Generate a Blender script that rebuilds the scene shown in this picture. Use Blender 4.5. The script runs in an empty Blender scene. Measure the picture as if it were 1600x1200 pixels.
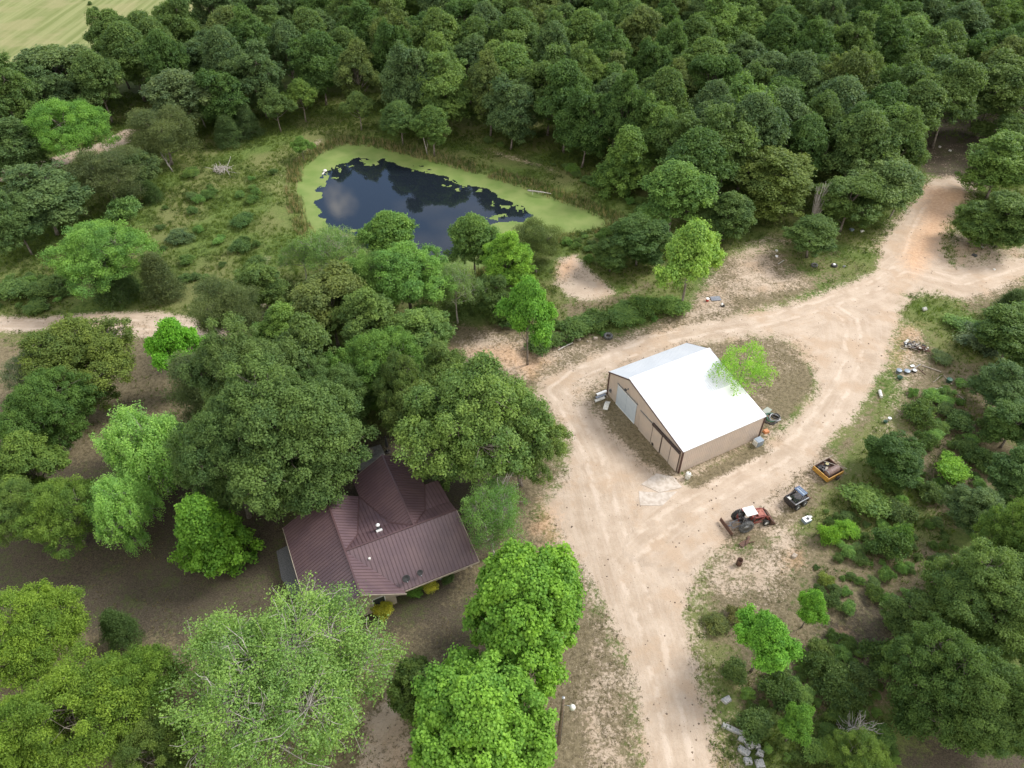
import bpy, math, random
import numpy as np
R = math.radians
S = bpy.context.scene
COL = S.collection
PI = math.pi

# ------------------------------------------------------------ camera, sky, sun
CAM_H = 66.0; FPX = 1143.9; PITCH = R(42.93)
cam = bpy.data.cameras.new('camera'); camo = bpy.data.objects.new('camera', cam); COL.objects.link(camo)
camo.location = (0, 0, CAM_H); camo.rotation_euler = (PI/2 - PITCH, 0, 0)
cam.sensor_width = 36; cam.lens = FPX/1600*36; cam.clip_start = 0.5; cam.clip_end = 8000
S.camera = camo

SUN_AZ = R(66)      # clockwise from +Y
SUN_EL = R(44)
W = bpy.data.worlds.new('World'); S.world = W; W.use_nodes = True
nt = W.node_tree; N = nt.nodes; L = nt.links
bg = N['Background']
sky = N.new('ShaderNodeTexSky'); sky.sky_type = 'NISHITA'; sky.sun_disc = False
sky.sun_elevation = SUN_EL; sky.sun_rotation = SUN_AZ; sky.air_density = 1.0; sky.dust_density = 0.6
tc = N.new('ShaderNodeTexCoord'); mp = N.new('ShaderNodeMapping'); mp.inputs['Scale'].default_value = (1, 1, 2.6)
mp.inputs['Location'].default_value = (0.35, 0.2, 0.1)
cn = N.new('ShaderNodeTexNoise'); cn.inputs['Scale'].default_value = 1.7; cn.inputs['Detail'].default_value = 6
cr = N.new('ShaderNodeMapRange'); cr.inputs['From Min'].default_value = 0.40; cr.inputs['From Max'].default_value = 0.56
mx = N.new('ShaderNodeMixRGB'); mx.inputs['Color2'].default_value = (8.6, 8.2, 7.7, 1)
L.new(tc.outputs['Generated'], mp.inputs['Vector']); L.new(mp.outputs['Vector'], cn.inputs['Vector'])
sp = N.new('ShaderNodeSeparateXYZ'); L.new(tc.outputs['Generated'], sp.inputs['Vector'])
cg = N.new('ShaderNodeMath'); cg.operation = 'MULTIPLY_ADD'; cg.inputs[1].default_value = -.16; L.new(sp.outputs[1], cg.inputs[0]); L.new(cn.outputs['Fac'], cg.inputs[2])
# one white puff of cloud low in the sky beyond the pond
vd = N.new('ShaderNodeVectorMath'); vd.operation = 'DOT_PRODUCT'; vd.inputs[1].default_value = (-0.2370, 0.8533, 0.4645); L.new(tc.outputs['Generated'], vd.inputs[0])
n9 = N.new('ShaderNodeTexNoise'); n9.inputs['Scale'].default_value = 14; n9.inputs['Detail'].default_value = 5; L.new(tc.outputs['Generated'], n9.inputs['Vector'])
m9 = N.new('ShaderNodeMath'); m9.operation = 'MULTIPLY_ADD'; m9.inputs[1].default_value = .007; L.new(n9.outputs['Fac'], m9.inputs[0]); L.new(vd.outputs['Value'], m9.inputs[2])
r9 = N.new('ShaderNodeMapRange'); r9.interpolation_type = 'SMOOTHSTEP'; r9.inputs['From Min'].default_value = 1.0036; r9.inputs['From Max'].default_value = 1.0052; L.new(m9.outputs[0], r9.inputs['Value'])
mm = N.new('ShaderNodeMath'); mm.operation = 'MAXIMUM'; L.new(cr.outputs['Result'], mm.inputs[0]); L.new(r9.outputs['Result'], mm.inputs[1])
L.new(cg.outputs[0], cr.inputs['Value']); L.new(mm.outputs[0], mx.inputs['Fac'])
L.new(sky.outputs['Color'], mx.inputs['Color1']); L.new(mx.outputs['Color'], bg.inputs['Color'])
bg.inputs['Strength'].default_value = 0.15
sl = bpy.data.lights.new('sun', 'SUN'); sl.energy = 2.9; sl.angle = R(18); sl.color = (1, 0.965, 0.91)
so = bpy.data.objects.new('sun', sl); COL.objects.link(so)
sx, sy, sz = math.sin(SUN_AZ)*math.cos(SUN_EL), math.cos(SUN_AZ)*math.cos(SUN_EL), math.sin(SUN_EL)
so.rotation_euler = (PI/2 - SUN_EL, 0, PI - SUN_AZ)
S.view_settings.view_transform = 'Standard'; S.view_settings.look = 'None'; S.view_settings.gamma = 1
S.view_settings.exposure = 0.55
S.render.engine = 'CYCLES'
S.cycles.max_bounces = 6; S.cycles.diffuse_bounces = 3; S.cycles.transparent_max_bounces = 4

# ------------------------------------------------------------ surveying: photo pixel (1600x1200) -> a point of the site
_c, _s = math.cos(PITCH), math.sin(PITCH)
def P(px, py, z=0.0):
    X = (px-800)/FPX; Y = (600-py)/FPX
    d = (X, _c + Y*_s, -_s + Y*_c); t = (z-CAM_H)/d[2]
    return (d[0]*t, d[1]*t, z)
def PXM(px, py, z=0.0):        # pixels per metre there
    p = P(px, py, z); return FPX/(p[1]*_c - (z-CAM_H)*_s)
def poly(pts, z=0.0): return np.array([P(a, b, z)[:2] for a, b in pts])
rng = np.random.default_rng(7)
random.seed(5)

# ------------------------------------------------------------ scene-graph helpers
def tag(o, label=None, cat=None, group=None, kind=None):
    if label: o['label'] = label
    if cat: o['category'] = cat
    if group: o['group'] = group
    if kind: o['kind'] = kind
    return o
def empty(name, loc=(0, 0, 0), rz=0, label=None, cat=None, group=None):
    o = bpy.data.objects.new(name, None); COL.objects.link(o); o.location = loc; o.rotation_euler = (0, 0, rz)
    o.empty_display_size = 0.3
    return tag(o, label, cat, group)
def mesh_np(name, V, F, mats, parent=None, v=None, nv=3, smooth=False, midx=None):
    """V (n,3), F (m,k) arrays"""
    me = bpy.data.meshes.new(name); V = np.asarray(V, np.float32); F = np.asarray(F, np.int32); k = F.shape[1]
    me.vertices.add(len(V)); me.vertices.foreach_set('co', V.ravel())
    me.loops.add(F.size); me.loops.foreach_set('vertex_index', F.ravel())
    me.polygons.add(len(F)); me.polygons.foreach_set('loop_start', np.arange(0, F.size, k, dtype=np.int32))
    me.polygons.foreach_set('loop_total', np.full(len(F), k, np.int32))
    if smooth: me.polygons.foreach_set('use_smooth', np.ones(len(F), bool))
    if midx is not None: me.polygons.foreach_set('material_index', np.asarray(midx, np.int32))
    for m in (mats if isinstance(mats, (list, tuple)) else [mats]): me.materials.append(m)
    if v is not None:
        a = me.attributes.new('v', 'FLOAT', 'FACE'); a.data.foreach_set('value', np.asarray(v, np.float32))
    me.update(calc_edges=True)
    o = bpy.data.objects.new(name, me); COL.objects.link(o); o.parent = parent
    return o

class MB:
    def __init__(s): s.v = []; s.f = []
    def add(s, vs, fs):
        b = len(s.v); s.v += [tuple(map(float, q)) for q in vs]; s.f += [tuple(i+b for i in f) for f in fs]; return s
    def box(s, c, d, rz=0, rx=0, ry=0, taper=1.0):
        from mathutils import Euler, Vector
        m = Euler((rx, ry, rz)).to_matrix(); vs = []
        for z in (-.5, .5):
            t = taper if z > 0 else 1
            for x, y in ((-.5, -.5), (.5, -.5), (.5, .5), (-.5, .5)):
                q = m @ Vector((x*d[0]*t, y*d[1]*t, z*d[2])); vs.append((q.x+c[0], q.y+c[1], q.z+c[2]))
        return s.add(vs, [(0, 3, 2, 1), (4, 5, 6, 7), (0, 1, 5, 4), (1, 2, 6, 5), (2, 3, 7, 6), (3, 0, 4, 7)])
    def bar(s, a, b, w, h=None):
        """square bar from a to b"""
        from mathutils import Vector
        a = Vector(a); b = Vector(b); d = b-a; h = h or w
        up = Vector((0, 0, 1)) if abs(d.normalized().z) < .95 else Vector((1, 0, 0))
        x = d.cross(up).normalized()*w/2; y = x.cross(d).normalized()*h/2
        vs = [p+q for p in (a, b) for q in (-x-y, x-y, x+y, -x+y)]
        return s.add(vs, [(0, 3, 2, 1), (4, 5, 6, 7), (0, 1, 5, 4), (1, 2, 6, 5), (2, 3, 7, 6), (3, 0, 4, 7)])
    def tube(s, pts, rs, n=8, cap=True):
        from mathutils import Vector
        pts = [Vector(p) for p in pts]
        if not hasattr(rs, '__len__'): rs = [rs]*len(pts)
        vs = []; fs = []
        for i, p in enumerate(pts):
            d = (pts[min(i+1, len(pts)-1)] - pts[max(i-1, 0)]).normalized()
            up = Vector((0, 0, 1)) if abs(d.z) < .9 else Vector((1, 0, 0))
            x = d.cross(up).normalized(); y = x.cross(d).normalized()
            for k in range(n):
                a = 2*PI*k/n; vs.append(p + x*math.cos(a)*rs[i] + y*math.sin(a)*rs[i])
        for i in range(len(pts)-1):
            for k in range(n):
                fs.append((i*n+k, i*n+(k+1) % n, (i+1)*n+(k+1) % n, (i+1)*n+k))
        if cap: fs.append(tuple(range(n-1, -1, -1))); fs.append(tuple((len(pts)-1)*n+k for k in range(n)))
        return s.add(vs, fs)
    def lathe(s, prof, c, axis='z', n=20):
        """prof = [(r,h)...] closed at ends when r=0"""
        vs = []; fs = []
        for r, h in prof:
            for k in range(n):
                a = 2*PI*k/n; x, y = r*math.cos(a), r*math.sin(a)
                q = {'z': (x, y, h), 'y': (x, h, y), 'x': (h, x, y)}[axis]
                vs.append((q[0]+c[0], q[1]+c[1], q[2]+c[2]))
        for i in range(len(prof)-1):
            for k in range(n): fs.append((i*n+k, i*n+(k+1) % n, (i+1)*n+(k+1) % n, (i+1)*n+k))
        if prof[0][0] > 0.001 and prof[0] != prof[-1]:
            fs.append(tuple(range(n-1, -1, -1)));
        if prof[-1][0] > 0.001 and prof[0] != prof[-1]: fs.append(tuple((len(prof)-1)*n+k for k in range(n)))
        return s.add(vs, fs)
    def build(s, name, m, parent=None, smooth=False, bevel=0):
        me = bpy.data.meshes.new(name); me.from_pydata(s.v, [], s.f); me.materials.append(m)
        if smooth: me.polygons.foreach_set('use_smooth', np.ones(len(me.polygons), bool))
        me.update(); o = bpy.data.objects.new(name, me); COL.objects.link(o); o.parent = parent
        if bevel:
            b = o.modifiers.new('b', 'BEVEL'); b.width = bevel; b.segments = 2; b.limit_method = 'ANGLE'
        return o

# ------------------------------------------------------------ materials
def mat(name, col, rough=.6, metal=0, col2=None, scale=4, bump=0, bscale=None, detail=4, lo=.4, hi=.6, coat=0):
    m = bpy.data.materials.new(name); m.use_nodes = True; t = m.node_tree; n = t.nodes; b = n['Principled BSDF']
    b.inputs['Base Color'].default_value = (*col, 1); b.inputs['Roughness'].default_value = rough; b.inputs['Metallic'].default_value = metal
    b.inputs['Coat Weight'].default_value = coat
    if col2 or bump:
        g = n.new('ShaderNodeTexCoord'); z = n.new('ShaderNodeTexNoise'); z.inputs['Scale'].default_value = scale; z.inputs['Detail'].default_value = detail
        t.links.new(g.outputs['Object'], z.inputs['Vector'])
        if col2:
            r = n.new('ShaderNodeMapRange'); r.inputs['From Min'].default_value = lo; r.inputs['From Max'].default_value = hi
            x = n.new('ShaderNodeMixRGB'); x.inputs['Color1'].default_value = (*col, 1); x.inputs['Color2'].default_value = (*col2, 1)
            t.links.new(z.outputs['Fac'], r.inputs['Value']); t.links.new(r.outputs['Result'], x.inputs['Fac']); t.links.new(x.outputs['Color'], b.inputs['Base Color'])
        if bump:
            u = n.new('ShaderNodeBump'); u.inputs['Strength'].default_value = bump; u.inputs['Distance'].default_value = .05
            t.links.new(z.outputs['Fac'], u.inputs['Height']); t.links.new(u.outputs['Normal'], b.inputs['Normal'])
    return m
M = dict(
    patio=mat('patio_stone', (.17, .16, .15), .9, col2=(.25, .24, .22), scale=3),
    bark=mat('bark', (.13, .105, .08), .9, col2=(.24, .21, .18), scale=3, bump=.5),
    palebark=mat('pale_bark', (.30, .27, .235), .9, col2=(.42, .39, .35), scale=3),
    deadwood=mat('dead_wood', (.33, .29, .26), .9, col2=(.46, .43, .40), scale=4),
    whitemetal=mat('white_metal_roofing', (.62, .64, .66), .45, .0, col2=(.58, .605, .63), scale=.4),
    beige=mat('beige_metal_siding', (.62, .52, .44), .5, col2=(.57, .485, .42), scale=.8),
    brown=mat('brown_metal_trim', (.075, .035, .028), .5),
    track=mat('dark_track', (.035, .03, .03), .6, col2=(.08, .05, .045), scale=5),
    whitedoor=mat('white_door_paint', (.60, .67, .74), .45, col2=(.55, .62, .70), scale=1.5),
    roofing=mat('maroon_metal_roofing', (.130, .084, .090), .38, .0, col2=(.108, .070, .080), scale=.7),
    trimroof=mat('maroon_ridge_cap', (.085, .048, .050), .45, .0),
    cream=mat('cream_siding', (.42, .36, .28), .7, col2=(.36, .31, .25), scale=2),
    glass=mat('window_glass', (.03, .035, .04), .08),
    rubber=mat('black_rubber', (.022, .022, .023), .85, col2=(.045, .043, .04), scale=9),
    dustyrubber=mat('dusty_rubber', (.06, .062, .062), .9, col2=(.15, .15, .145), scale=6),
    red=mat('worn_red_paint', (.20, .032, .025), .55, col2=(.28, .09, .065), scale=5, lo=.45, hi=.7),
    fadedred=mat('faded_red_paint', (.36, .13, .085), .6, col2=(.26, .07, .05), scale=4),
    white=mat('white_paint', (.80, .81, .80), .5),
    dirtywhite=mat('dirty_white_plastic', (.72, .72, .68), .5, col2=(.55, .54, .48), scale=4),
    blackm=mat('black_greasy_metal', (.022, .022, .025), .45, .3, col2=(.07, .06, .055), scale=6),
    greym=mat('grey_metal', (.24, .25, .26), .4, .6, col2=(.34, .34, .34), scale=5),
    bluem=mat('blue_grey_paint', (.10, .16, .26), .35, .2, col2=(.05, .07, .13), scale=5),
    bluebox=mat('pale_blue_grey_metal', (.24, .29, .34), .5, .2),
    yellow=mat('yellow_paint_with_rust', (.50, .29, .045), .6, col2=(.30, .13, .04), scale=6, lo=.42, hi=.62),
    rust=mat('rusty_steel', (.13, .065, .04), .85, col2=(.075, .045, .035), scale=6, bump=.4),
    drumr=mat('brown_tank', (.15, .095, .08), .6, col2=(.22, .15, .125), scale=5),
    plank=mat('weathered_planks', (.36, .31, .25), .85, col2=(.26, .22, .18), scale=5),
    stone=mat('grey_stone', (.26, .27, .28), .9, col2=(.42, .41, .39), scale=6, bump=.8),
    tanstone=mat('tan_stone', (.42, .35, .28), .9, col2=(.3, .25, .2), scale=6, bump=.8),
    concrete=mat('pale_concrete', (.40, .34, .28), .9, col2=(.50, .44, .38), scale=2, bump=.2),
    polewood=mat('pole_wood', (.13, .09, .06), .9, col2=(.20, .15, .11), scale=5),
    lampglass=mat('lamp_glass', (.7, .78, .85), .15),
    green=mat('green_plastic', (.05, .13, .08), .5),
    orange=mat('orange_plastic', (.5, .2, .08), .6),
    redp=mat('red_plastic', (.45, .05, .04), .5),
    dkgrey=mat('dark_grey_plastic', (.05, .052, .055), .6),
)
def leaf_material():
    m = bpy.data.materials.new('foliage'); m.use_nodes = True; t = m.node_tree; n = t.nodes; l = t.links; b = n['Principled BSDF']
    oi = n.new('ShaderNodeObjectInfo'); at = n.new('ShaderNodeAttribute'); at.attribute_name = 'v'
    def mul(c):
        x = n.new('ShaderNodeMixRGB'); x.blend_type = 'MULTIPLY'; x.inputs['Fac'].default_value = 1; x.inputs['Color2'].default_value = (*c, 1)
        l.new(oi.outputs['Color'], x.inputs['Color1']); return x
    a = mul((.66, .74, .70)); c = mul((1.5, 1.36, .95))
    x = n.new('ShaderNodeMixRGB'); l.new(at.outputs['Fac'], x.inputs['Fac']); l.new(a.outputs['Color'], x.inputs['Color1']); l.new(c.outputs['Color'], x.inputs['Color2'])
    l.new(x.outputs['Color'], b.inputs['Base Color']); b.inputs['Roughness'].default_value = .55; b.inputs['Specular IOR Level'].default_value = .16
    tr = n.new('ShaderNodeBsdfTranslucent'); g = n.new('ShaderNodeMixRGB'); g.blend_type = 'MULTIPLY'; g.inputs['Fac'].default_value = 1; g.inputs['Color2'].default_value = (1.25, 1.3, .6, 1)
    l.new(x.outputs['Color'], g.inputs['Color1']); l.new(g.outputs['Color'], tr.inputs['Color'])
    ms = n.new('ShaderNodeMixShader'); ms.inputs['Fac'].default_value = .36
    l.new(b.outputs['BSDF'], ms.inputs[1]); l.new(tr.outputs['BSDF'], ms.inputs[2]); l.new(ms.outputs['Shader'], n['Material Output'].inputs['Surface'])
    return m
LEAF = leaf_material()

# ------------------------------------------------------------ terrain: where each kind of ground lies
def sdist(poly_, X, Y):
    """signed distance, + inside"""
    d = np.full(X.shape, 1e9); ins = np.zeros(X.shape, bool); n = len(poly_)
    for i in range(n):
        ax, ay = poly_[i]; bx, by = poly_[(i+1) % n]; ex, ey = bx-ax, by-ay
        t = np.clip(((X-ax)*ex+(Y-ay)*ey)/(ex*ex+ey*ey+1e-9), 0, 1)
        d = np.minimum(d, np.hypot(X-ax-t*ex, Y-ay-t*ey))
        c = ((ay > Y) != (by > Y)) & (X < (bx-ax)*(Y-ay)/((by-ay) if abs(by-ay) > 1e-9 else 1e-9)+ax); ins ^= c
    return np.where(ins, d, -d)
def _h(ix, iy, s):
    n = (ix*374761393 + iy*668265263 + s*974711) & 0x7fffffff; n = ((n ^ (n >> 13))*1274126177) & 0x7fffffff
    return ((n ^ (n >> 16)) & 0xffff)/65535.0
def vnoise(X, Y, sc, s=0):
    x = X/sc; y = Y/sc; ix = np.floor(x).astype(np.int64); iy = np.floor(y).astype(np.int64); fx = x-ix; fy = y-iy
    fx = fx*fx*(3-2*fx); fy = fy*fy*(3-2*fy)
    return (_h(ix, iy, s)*(1-fx)+_h(ix+1, iy, s)*fx)*(1-fy)+(_h(ix, iy+1, s)*(1-fx)+_h(ix+1, iy+1, s)*fx)*fy
def fbm(X, Y, sc, s=0): return .5*vnoise(X, Y, sc, s)+.3*vnoise(X, Y, sc/2.1, s+1)+.2*vnoise(X, Y, sc/4.3, s+2)

POND = poly([(470,262),(500,240),(535,225),(580,228),(640,243),(700,258),(760,275),(820,293),(870,312),(920,330),(955,348),(930,358),(880,364),(850,385),(800,408),(740,425),(660,425),(600,415),(540,400),(500,385),(475,345),(466,300)], -.5)
OPEN = poly([(520,256),(560,246),(600,250),(650,261),(700,278),(750,296),(800,318),(828,336),(805,345),(770,352),(735,368),(730,395),(690,405),(650,408),(590,395),(556,360),(520,352),(503,325),(497,296),(508,268)], -.5)
WATER_Z = -.5
SAND = [
 (1.0, 1.6, [(1010,1290),(1005,1200),(1000,1130),(985,1060),(965,1000),(935,930),(900,880),(868,830),(850,795),(880,745),(893,700),(872,655),(838,612),(850,590),(900,568),(950,545),(1000,525),(1060,508),(1130,496),(1200,484),(1260,468),(1330,440),(1368,418),(1372,385),(1400,350),(1430,310),(1455,280),(1485,276),(1525,290),(1500,320),(1478,350),(1470,390),(1490,418),(1540,412),(1620,395),(1620,425),(1560,452),(1500,468),(1440,472),(1412,492),(1393,530),(1383,575),(1362,625),(1330,665),(1300,695),(1262,735),(1215,770),(1180,800),(1130,850),(1098,890),(1078,930),(1073,970),(1085,1030),(1102,1100),(1128,1200),(1140,1290)]),
]
ISLE = [(1100,530),(1160,522),(1215,520),(1258,545),(1278,585),(1268,622),(1230,665),(1200,700),(1140,722),(1085,748),(1045,742),(1000,712),(965,680),(930,650),(900,630),(905,602),(945,580)]
EXTRA = [  # channel, strength, softness, polygon(px)
 ('sand', .56, 3, [(1130,390),(1200,360),(1300,372),(1370,380),(1380,420),(1290,450),(1200,470),(1100,480),(1120,440)]),
 ('sand', .55, 3, [(1050,480),(1130,400),(1160,470),(1200,470),(1150,500),(1050,520)]),
 ('sand', .95, 1.5, [(872,408),(900,400),(925,425),(945,440),(962,458),(930,470),(890,465),(868,445)]),
 ('sand', .55, 3, [(700,530),(760,505),(800,520),(870,530),(960,520),(950,548),(850,590),(838,612),(800,600),(700,580)]),
 ('sand', .52, 3, [(1080,860),(1180,800),(1260,790),(1290,830),(1270,880),(1240,950),(1190,960),(1120,960),(1075,960),(1070,920)]),
 ('sand', .6, 2, [(1090,850),(1200,760),(1290,690),(1345,730),(1300,770),(1240,805),(1180,850)]),
 ('dry', .8, 2, [(900,600),(945,590),(1075,735),(1060,790),(1000,770),(930,680)]),
 ('dry', .8, 2, [(1060,735),(1190,690),(1290,690),(1345,740),(1300,800),(1200,850),(1100,870)]),
 ('sand', .46, 2.2, [(1290,720),(1330,665),(1385,560),(1420,480),(1520,470),(1500,510),(1460,580),(1430,640),(1400,690),(1340,720)]),
 ('sand', .50, 2, [(1080,930),(1120,960),(1110,1050),(1150,1140),(1190,1220),(1120,1240),(1085,1060)]),
 ('sand', .47, 2.4, [(930,940),(900,1010),(880,1100),(880,1240),(1015,1250),(1000,1110),(975,1020)]),
 ('sand', .9, 1.2, [(-60,490),(60,496),(160,487),(250,486),(330,500),(380,520),(330,540),(235,528),(180,527),(90,520),(-60,520)]),
 ('sand', .56, 1.2, [(395,520),(408,450),(405,400),(402,340),(415,300),(450,255),(500,215),(508,222),(462,262),(428,305),(420,340),(424,400),(428,450),(415,520)]),
 ('sand', .9, 1.2, [(-20,270),(60,252),(150,225),(200,200),(235,205),(180,235),(90,262),(-20,290)]),
 ('sand', .5, 2, [(740,225),(800,240),(870,262),(900,275),(860,272),(780,250)]),
 ('sand', .30, 2.5, [(1410,205),(1440,215),(1530,225),(1540,300),(1500,290),(1455,280),(1430,270)]),
 ('sand', .62, 2, [(1480,360),(1500,345),(1560,385),(1620,370),(1620,430),(1530,450),(1470,455)]),
 ('sand', .75, 1.2, [(565,1120),(605,1088),(640,1108),(645,1210),(555,1215)]),
 ('clay', .75, 2.5, [(1440,290),(1520,300),(1500,330),(1465,400),(1430,440),(1400,400),(1430,350)]),
 ('clay', .7, 1.6, [(868,412),(900,400),(905,420),(885,440),(868,440)]),
 ('clay', .62, 1.5, [(1225,860),(1255,855),(1260,885),(1225,900)]),
 ('clay', .7, 1.3, [(1300,980),(1330,985),(1335,1003),(1305,1000)]),
 ('clay', .6, 2, [(840,780),(880,790),(885,870),(850,860),(820,830)]),
 ('clay', .55, 2, [(700,545),(800,530),(870,560),(840,600),(760,570)]),
 ('clay', .5, 2, [(1120,1140),(1160,1220),(1100,1220)]),
 ('clay', .45, 2, [(1370,560),(1395,500),(1480,470),(1560,455),(1480,500),(1400,600)]),
 # dry brown turf and leaf litter
 ('dry', .88, 4, [(-60,530),(250,520),(320,540),(330,700),(500,700),(700,650),(860,640),(880,745),(850,800),(870,830),(935,930),(1000,1060),(1010,1290),(-60,1290)]),
 ('dry', .75, 3, [(690,500),(800,505),(960,520),(1000,505),(1060,480),(1130,400),(1300,370),(1380,420),(1000,560),(860,620),(690,600)]),
 ('dry', .72, 2, ISLE),
 ('dry', .7, 3, [(870,465),(960,455),(1010,430),(1040,450),(950,490),(870,520)]),
 ('dry', .62, 3, [(1080,850),(1290,790),(1340,820),(1500,840),(1540,930),(1440,1100),(1330,1150),(1140,1140),(1080,950)]),
 ('dry', .62, 4, [(1380,500),(1500,500),(1620,600),(1620,840),(1440,840),(1380,700)]),
 ('dry', .12, 3, [(250,300),(320,260),(460,230),(460,320),(440,440),(330,470),(230,380)]),
 ('dry', .6, 3, [(1480,420),(1620,420),(1620,520),(1480,500)]),
 ('litter', .8, 4, [(-60,700),(60,720),(300,700),(500,700),(700,640),(830,700),(800,860),(740,900),(700,1000),(560,1010),(260,1020),(-60,980)]),
 ('litter', .6, 3, [(650,920),(740,900),(860,960),(880,1100),(700,1100),(620,1000)]),
 ('litter', .85, 3, [(1390,150),(1620,120),(1620,240),(1540,300),(1440,270)]),
 ('litter', .6, 3, [(1240,960),(1350,900),(1440,960),(1420,1060),(1300,1060)]),
 ('litter', .8, 4, [(1380,1180),(1480,1100),(1700,1060),(1700,1400),(1300,1400)]),
 ('field', 1.0, 3, [(-900,-160),(420,-160),(350,5),(330,14),(270,40),(210,80),(190,105),(110,110),(60,125),(0,140),(-900,300)]),
]
MARKS = [('green', .62, 2.4, [(1215,385),(1300,372),(1368,400),(1362,424),(1290,440),(1225,425)]), ('green', .6, 2.4, [(1405,455),(1470,450),(1500,480),(1450,505),(1405,490)]), ('green', .8, 2.5, [(1450,500),(1560,490),(1600,540),(1540,565),(1460,550)]),
 ('green', .7, 2.5, [(1275,755),(1330,740),(1345,800),(1310,850),(1265,830)]), ('green', 1.0, 3, [(215,300),(330,250),(445,222),(428,300),(405,400),(330,470),(200,420)]),
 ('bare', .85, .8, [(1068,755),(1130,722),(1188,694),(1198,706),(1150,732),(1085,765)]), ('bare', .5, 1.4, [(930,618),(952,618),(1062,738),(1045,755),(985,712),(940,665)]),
 ('bare', .7, 1.5, [(1215,640),(1225,600),(1262,575),(1275,600),(1250,640),(1225,665)]), ('bare', .6, 1.5, [(1160,835),(1180,838),(1195,850),(1170,858)]), ('bare', .55, 2, [(1290,700),(1340,650),(1372,590),(1395,600),(1370,660),(1320,730)])]
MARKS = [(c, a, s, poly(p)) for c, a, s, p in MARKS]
POLYS = [(c, a, s, poly(p)) for c, a, s, p in EXTRA]
SANDP = [(a, s, poly(p)) for a, s, p in SAND]
ISLEP = poly(ISLE)
CENTRE = [np.array([P(a, b)[:2] for a, b in pl]) for pl in (
  [(1070,1290),(1065,1200),(1045,1100),(1020,1000),(985,900),(950,800),(930,720),(895,650),(870,610),(905,583),(960,560),(1030,530),(1110,513),(1200,500),(1290,475),(1370,445),(1420,410),(1435,360),(1470,300)],
  [(985,860),(1060,800),(1150,750),(1240,700),(1300,630),(1335,560),(1330,500),(1290,475)],
  [(1420,420),(1500,440),(1600,410),(1700,395)],
  [(-100,505),(60,508),(160,505),(240,508),(330,520)])]
def smask(sd, soft): return np.clip(.5+sd/(2*soft), 0, 1)
def height(X, Y, pd=None):
    X = np.asarray(X, float); Y = np.asarray(Y, float)
    if pd is None: pd = sdist(POND, X, Y)
    z = (fbm(X, Y, 9, 3)-.5)*.22 + (vnoise(X, Y, 1.7, 9)-.5)*.05
    bank = np.clip((pd+4)/4, 0, 1); z = z*(1-bank)+.35*np.clip(1-abs(pd+5)/5, 0, 1)
    z = z - bank*.55 - np.clip(pd, 0, 8)*.18
    # flat pads
    for (cx, cy, r) in ((22.5, 64, 9), (-12, 45, 11)):
        k = np.clip((np.hypot(X-cx, Y-cy)-r)/4, 0, 1); z = z*k
    # spoil mound where the upper track crests
    mx_, my_, _ = P(1480, 300); z = z + .6*np.exp(-(((X-mx_)/5)**2+((Y-my_)/3)**2))
    return z
def hz(x, y): return float(height(np.array([x]), np.array([y]))[0])
def weights(X, Y):
    w = dict(sand=np.zeros(X.shape), dry=np.zeros(X.shape), clay=np.zeros(X.shape), litter=np.zeros(X.shape), field=np.zeros(X.shape))
    for c, a, s, p in POLYS:
        m = smask(sdist(p, X, Y), s); w[c] = np.maximum(w[c], a*m)
    for a, s, p in SANDP:
        w['road'] = a*smask(sdist(p, X, Y), s); w['sand'] = np.maximum(w['sand'], w['road'])
        w['sand'] = np.maximum(w['sand'], .50*smask(sdist(p, X, Y)+2.6, 2.6))
    isl = smask(sdist(ISLEP, X, Y), 1.8); w['sand'] = w['sand']*(1-isl)+isl*(.36+.10*(X < 18)); w['road'] = w['road']*(1-isl)
    for c, a, s, p in MARKS:
        m = a*smask(sdist(p, X, Y), s); w['sand'] = w['sand']*(1-m); w['road'] = w['road']*(1-m*.5)
        if c == 'green': w['dry'] = w['dry']*(1-m*.7); w['clay'] = w['clay']*(1-m)
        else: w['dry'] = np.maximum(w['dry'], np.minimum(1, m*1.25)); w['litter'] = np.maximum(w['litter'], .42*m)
    w['sand'] *= (1-smask(sdist(POND, X, Y)+1.5, 1.5))
    return w

gx = np.concatenate([[-3500, -1800, -900, -450, -260, -190], np.arange(-145, 150, .55), [190, 260, 450, 900, 1800, 3500]])
gy = np.concatenate([[-3500, -1500, -600, -250, -100, -40, -10, 5, 12], np.arange(16, 246, .55), [252, 260, 275, 300, 350, 450, 700, 1200, 2200, 4000]])
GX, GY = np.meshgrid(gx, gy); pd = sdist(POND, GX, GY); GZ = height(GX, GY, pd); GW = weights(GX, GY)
far = np.clip((np.hypot(GX, GY)-330)/500, 0, 1); GZ = GZ*(1-far)
# distance across / along the nearest wheel track
TD = np.full(GX.shape, 1e9); TS = np.zeros(GX.shape)
for ci, c in enumerate(CENTRE):
    s0 = 0
    for i in range(len(c)-1):
        a, b = c[i], c[i+1]; e = b-a; ln = np.hypot(*e); t = np.clip(((GX-a[0])*e[0]+(GY-a[1])*e[1])/ln**2, 0, 1)
        dx = GX-a[0]-t*e[0]; dy = GY-a[1]-t*e[1]; d = np.hypot(dx, dy); sg = np.sign(e[0]*dy-e[1]*dx)
        k = d < abs(TD); TD = np.where(k, d*sg, TD); TS = np.where(k, s0+t*ln+ci*500, TS); s0 += ln
TD = np.clip(TD, -12, 12)

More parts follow.
